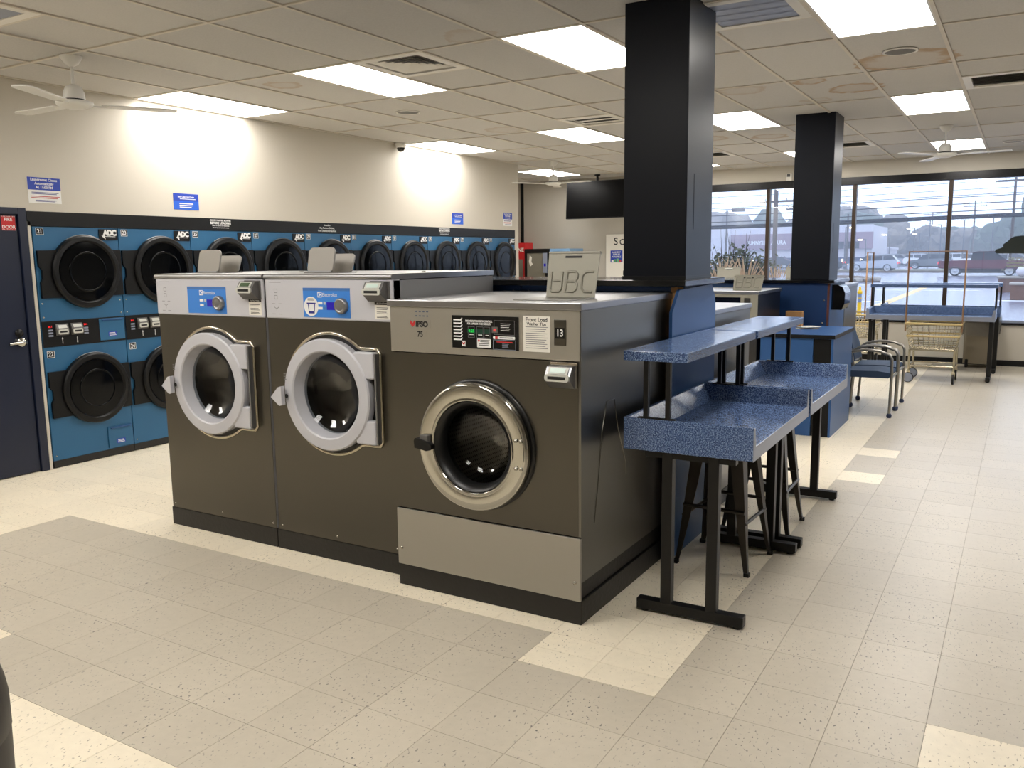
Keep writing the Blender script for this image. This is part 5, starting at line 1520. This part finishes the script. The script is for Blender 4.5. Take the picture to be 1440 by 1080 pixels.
# ---- trees
def blob_crown(rn, rad, hgt, n, sub=2):
    bm = bmesh.new()
    for i in range(n):
        a = rn.uniform(0, 2*PI); q = rn.uniform(0, .65)
        c = Vector((rad*q*math.cos(a), rad*q*math.sin(a), hgt*rn.uniform(.38, .86)))
        r = rad*rn.uniform(.35, .6)*(1-.3*abs(c.z/hgt-.6))
        ret = bmesh.ops.create_icosphere(bm, subdivisions=sub, radius=r)
        for v in ret['verts']:
            nn = noise.noise(v.co*2.6/rad+Vector((i*3.1, 0, 0)))
            v.co = v.co*(1+.45*nn+rn.uniform(-.16, .16))+c
    me = D.meshes.new('crown'); bm.to_mesh(me); bm.free()
    return me
rn = random.Random(11)
crowns = [blob_crown(random.Random(20+i), 1, 2, 9) for i in range(5)]
def tree(lab, x, y, h, rad, m='twigs', v=0):
    t = thing('tree', lab, 'tree', (x, y, G), 0, 'hazy trees beyond the road')
    me = crowns[v % 5].copy(); me.materials.clear(); me.materials.append(M[m])
    inst(me, 'crown', t, (0, 0, 0), (0, 0, v*1.3), (rad, rad, h/1.95))
    MB().cyl((0, 0, 0), (0, 0, h*.6), .16*h/8, 8, r2=.08*h/8).build('trunk', 'bark', t)
TREES = [(-62, 190, 13, 7, 'twigs', 'far left'), (-54, 185, 12, 7, 'twigs', 'second from left'), (-46, 178, 12.5, 6.5, 'evergreen', 'third from left'), (-40, 188, 11, 6, 'twigs', 'fourth from left'),
         (-34, 180, 13.0, 6.5, 'twigs', 'behind the dealership sign'), (-30, 175, 11, 6, 'evergreen', 'just right of the dealership'), (-28.5, 185, 12.5, 5.5, 'twigs', 'above the silver car left half'), (-26, 170, 10.2, 5, 'evergreen', 'above the silver car right half'),
         (-22.5, 178, 10.4, 5, 'twigs', 'above the small shed'), (-20.5, 168, 8.3, 4.2, 'twigs', 'left of the lot lamps'), (-18, 180, 7.8, 4.2, 'twigs', 'behind the lot lamps'), (-15.5, 172, 7.4, 4, 'twigs', 'behind the middle lot lamp'),
         (-13, 182, 7.5, 4.4, 'evergreen', 'behind the third mullion'), (-10.2, 172, 7.0, 4, 'twigs', 'right of the third mullion'), (-7.5, 182, 7.0, 4.4, 'evergreen', 'behind the double-arm pole'), (-5, 170, 7.2, 3.8, 'evergreen', 'right of the double-arm pole'),
         (-3.2, 160, 8.4, 4.2, 'evergreen', 'left flank of the tall tree'), (1.0, 128, 11, 4.6, 'evergreen', 'tall and dark at the right edge of the windows'), (6, 150, 13, 6, 'evergreen', 'beyond the right edge of the windows')]
for i, (x, y, h, rad, m, lab) in enumerate(TREES):
    h *= .82; rad *= .9
    tree(('dark hazy evergreen tree ' if m == 'evergreen' else 'grey hazy bare tree ')+lab, x, y, h, rad, m, i)
t = thing('tree_belt', 'continuous grey tree belt along the far horizon', 'tree belt', (0, 205, G))
k = MB()
rb = random.Random(9)
for i in range(70):
    x = -110+i*2.6; h = 4.5+2.5*noise.noise(Vector((x*.11, 0, 0)))+rb.uniform(-.6, .6)
    h = max(3, h)
    k.lathe([(2.6, 0), (2.9, h*.4), (2.2, h*.75), (.9, h*.97), (0, h)], (x, rb.uniform(-2, 2), 0), 'z', 7)
stuff(k.build('belt_crowns', 'twigs', t))

# ---- shrub and dry ornamental grass close to the window
t = thing('shrub', 'dense twiggy shrub outside the left window', 'shrub', (-6.45, 22, G))
rs = random.Random(4)
k = MB(); lf = MB()
for i in range(230):
    a = rs.uniform(0, 2*PI); q = rs.uniform(.05, 1.0)
    b0 = Vector((.3*math.cos(a)*q, .3*math.sin(a)*q, 0))
    tip = Vector((1.15*math.cos(a)*q, .8*math.sin(a)*q, rs.uniform(1.2, 2.05)*(1-.22*q*q)))
    mid = (b0+tip)/2+Vector((rs.uniform(-.12, .12), rs.uniform(-.12, .12), .12))
    k.tube([b0, mid, tip], [.012, .008, .004], 4)
    for j in range(15):
        p = mid.lerp(tip, rs.uniform(0, 1.05))+Vector((rs.gauss(0, .09), rs.gauss(0, .09), rs.gauss(0, .08)))
        u = Vector((rs.uniform(-1, 1), rs.uniform(-1, 1), rs.uniform(-1, 1))).normalized(); v = u.orthogonal().normalized()
        s = rs.uniform(.04, .075)
        lf.add([p-u*s, p+v*s*.5, p+u*s, p-v*s*.5], [(0, 1, 2, 3)])
for i in range(9):
    x = rs.uniform(-.5, .6); z = rs.uniform(1.6, 1.9)
    k.tube([(x*.5, 0, .6), (x*.8, .05, z), (x+rs.uniform(-.1, .2), 0, z+rs.uniform(.4, .75))], [.014, .009, .004], 4)
stuff(k.build('branches', 'bark', t)); stuff(lf.build('leaves', 'leaf_dull', t))
def tuft(lab, x, y, h, n, sd):
    t = thing('ornamental_grass', lab, 'grass tuft', (x, y, G), 0, 'dry ornamental grasses at the window')
    rg = random.Random(sd); k = MB()
    for i in range(n):
        a = rg.uniform(0, 2*PI); r = rg.uniform(.08, .42); hh = h*rg.uniform(.75, 1.05)
        pts = []
        for q in range(6):
            f = q/5
            pts.append((r*math.cos(a)*f**1.6*1.1, r*math.sin(a)*f**1.6*1.1, hh*(f*1.25-.33*f**3)))
        k.tube(pts, [.006, .006, .006, .006, .008, .004], 3)
    stuff(k.build('blades', 'dry_grass', t))
tuft('dry tan ornamental grass outside, leftmost clump', -5.2, 16.9, 1.85, 80, 1)
tuft('dry tan ornamental grass outside, middle clump', -4.65, 16.6, 1.85, 80, 2)
tuft('dry tan ornamental grass outside, right clump by the mullion', -4.1, 16.7, 1.7, 70, 3)

# ---- damp air over the road
hz = MB().box(-150, 90, YW+8, 262, G, 14).build('haze', ['asphalt'])
hm = D.materials.new('haze_air'); hm.use_nodes = True
nt = hm.node_tree; nt.nodes.clear()
o_ = nt.nodes.new('ShaderNodeOutputMaterial'); vs_ = nt.nodes.new('ShaderNodeVolumeScatter')
vs_.inputs['Color'].default_value = (.86, .90, 1, 1); vs_.inputs['Density'].default_value = .0038; vs_.inputs['Anisotropy'].default_value = .2
nt.links.new(vs_.outputs[0], o_.inputs['Volume'])
hz.data.materials.clear(); hz.data.materials.append(hm)
stuff(hz); tag(hz, 'thin grey haze over the road and trees outside', 'haze')
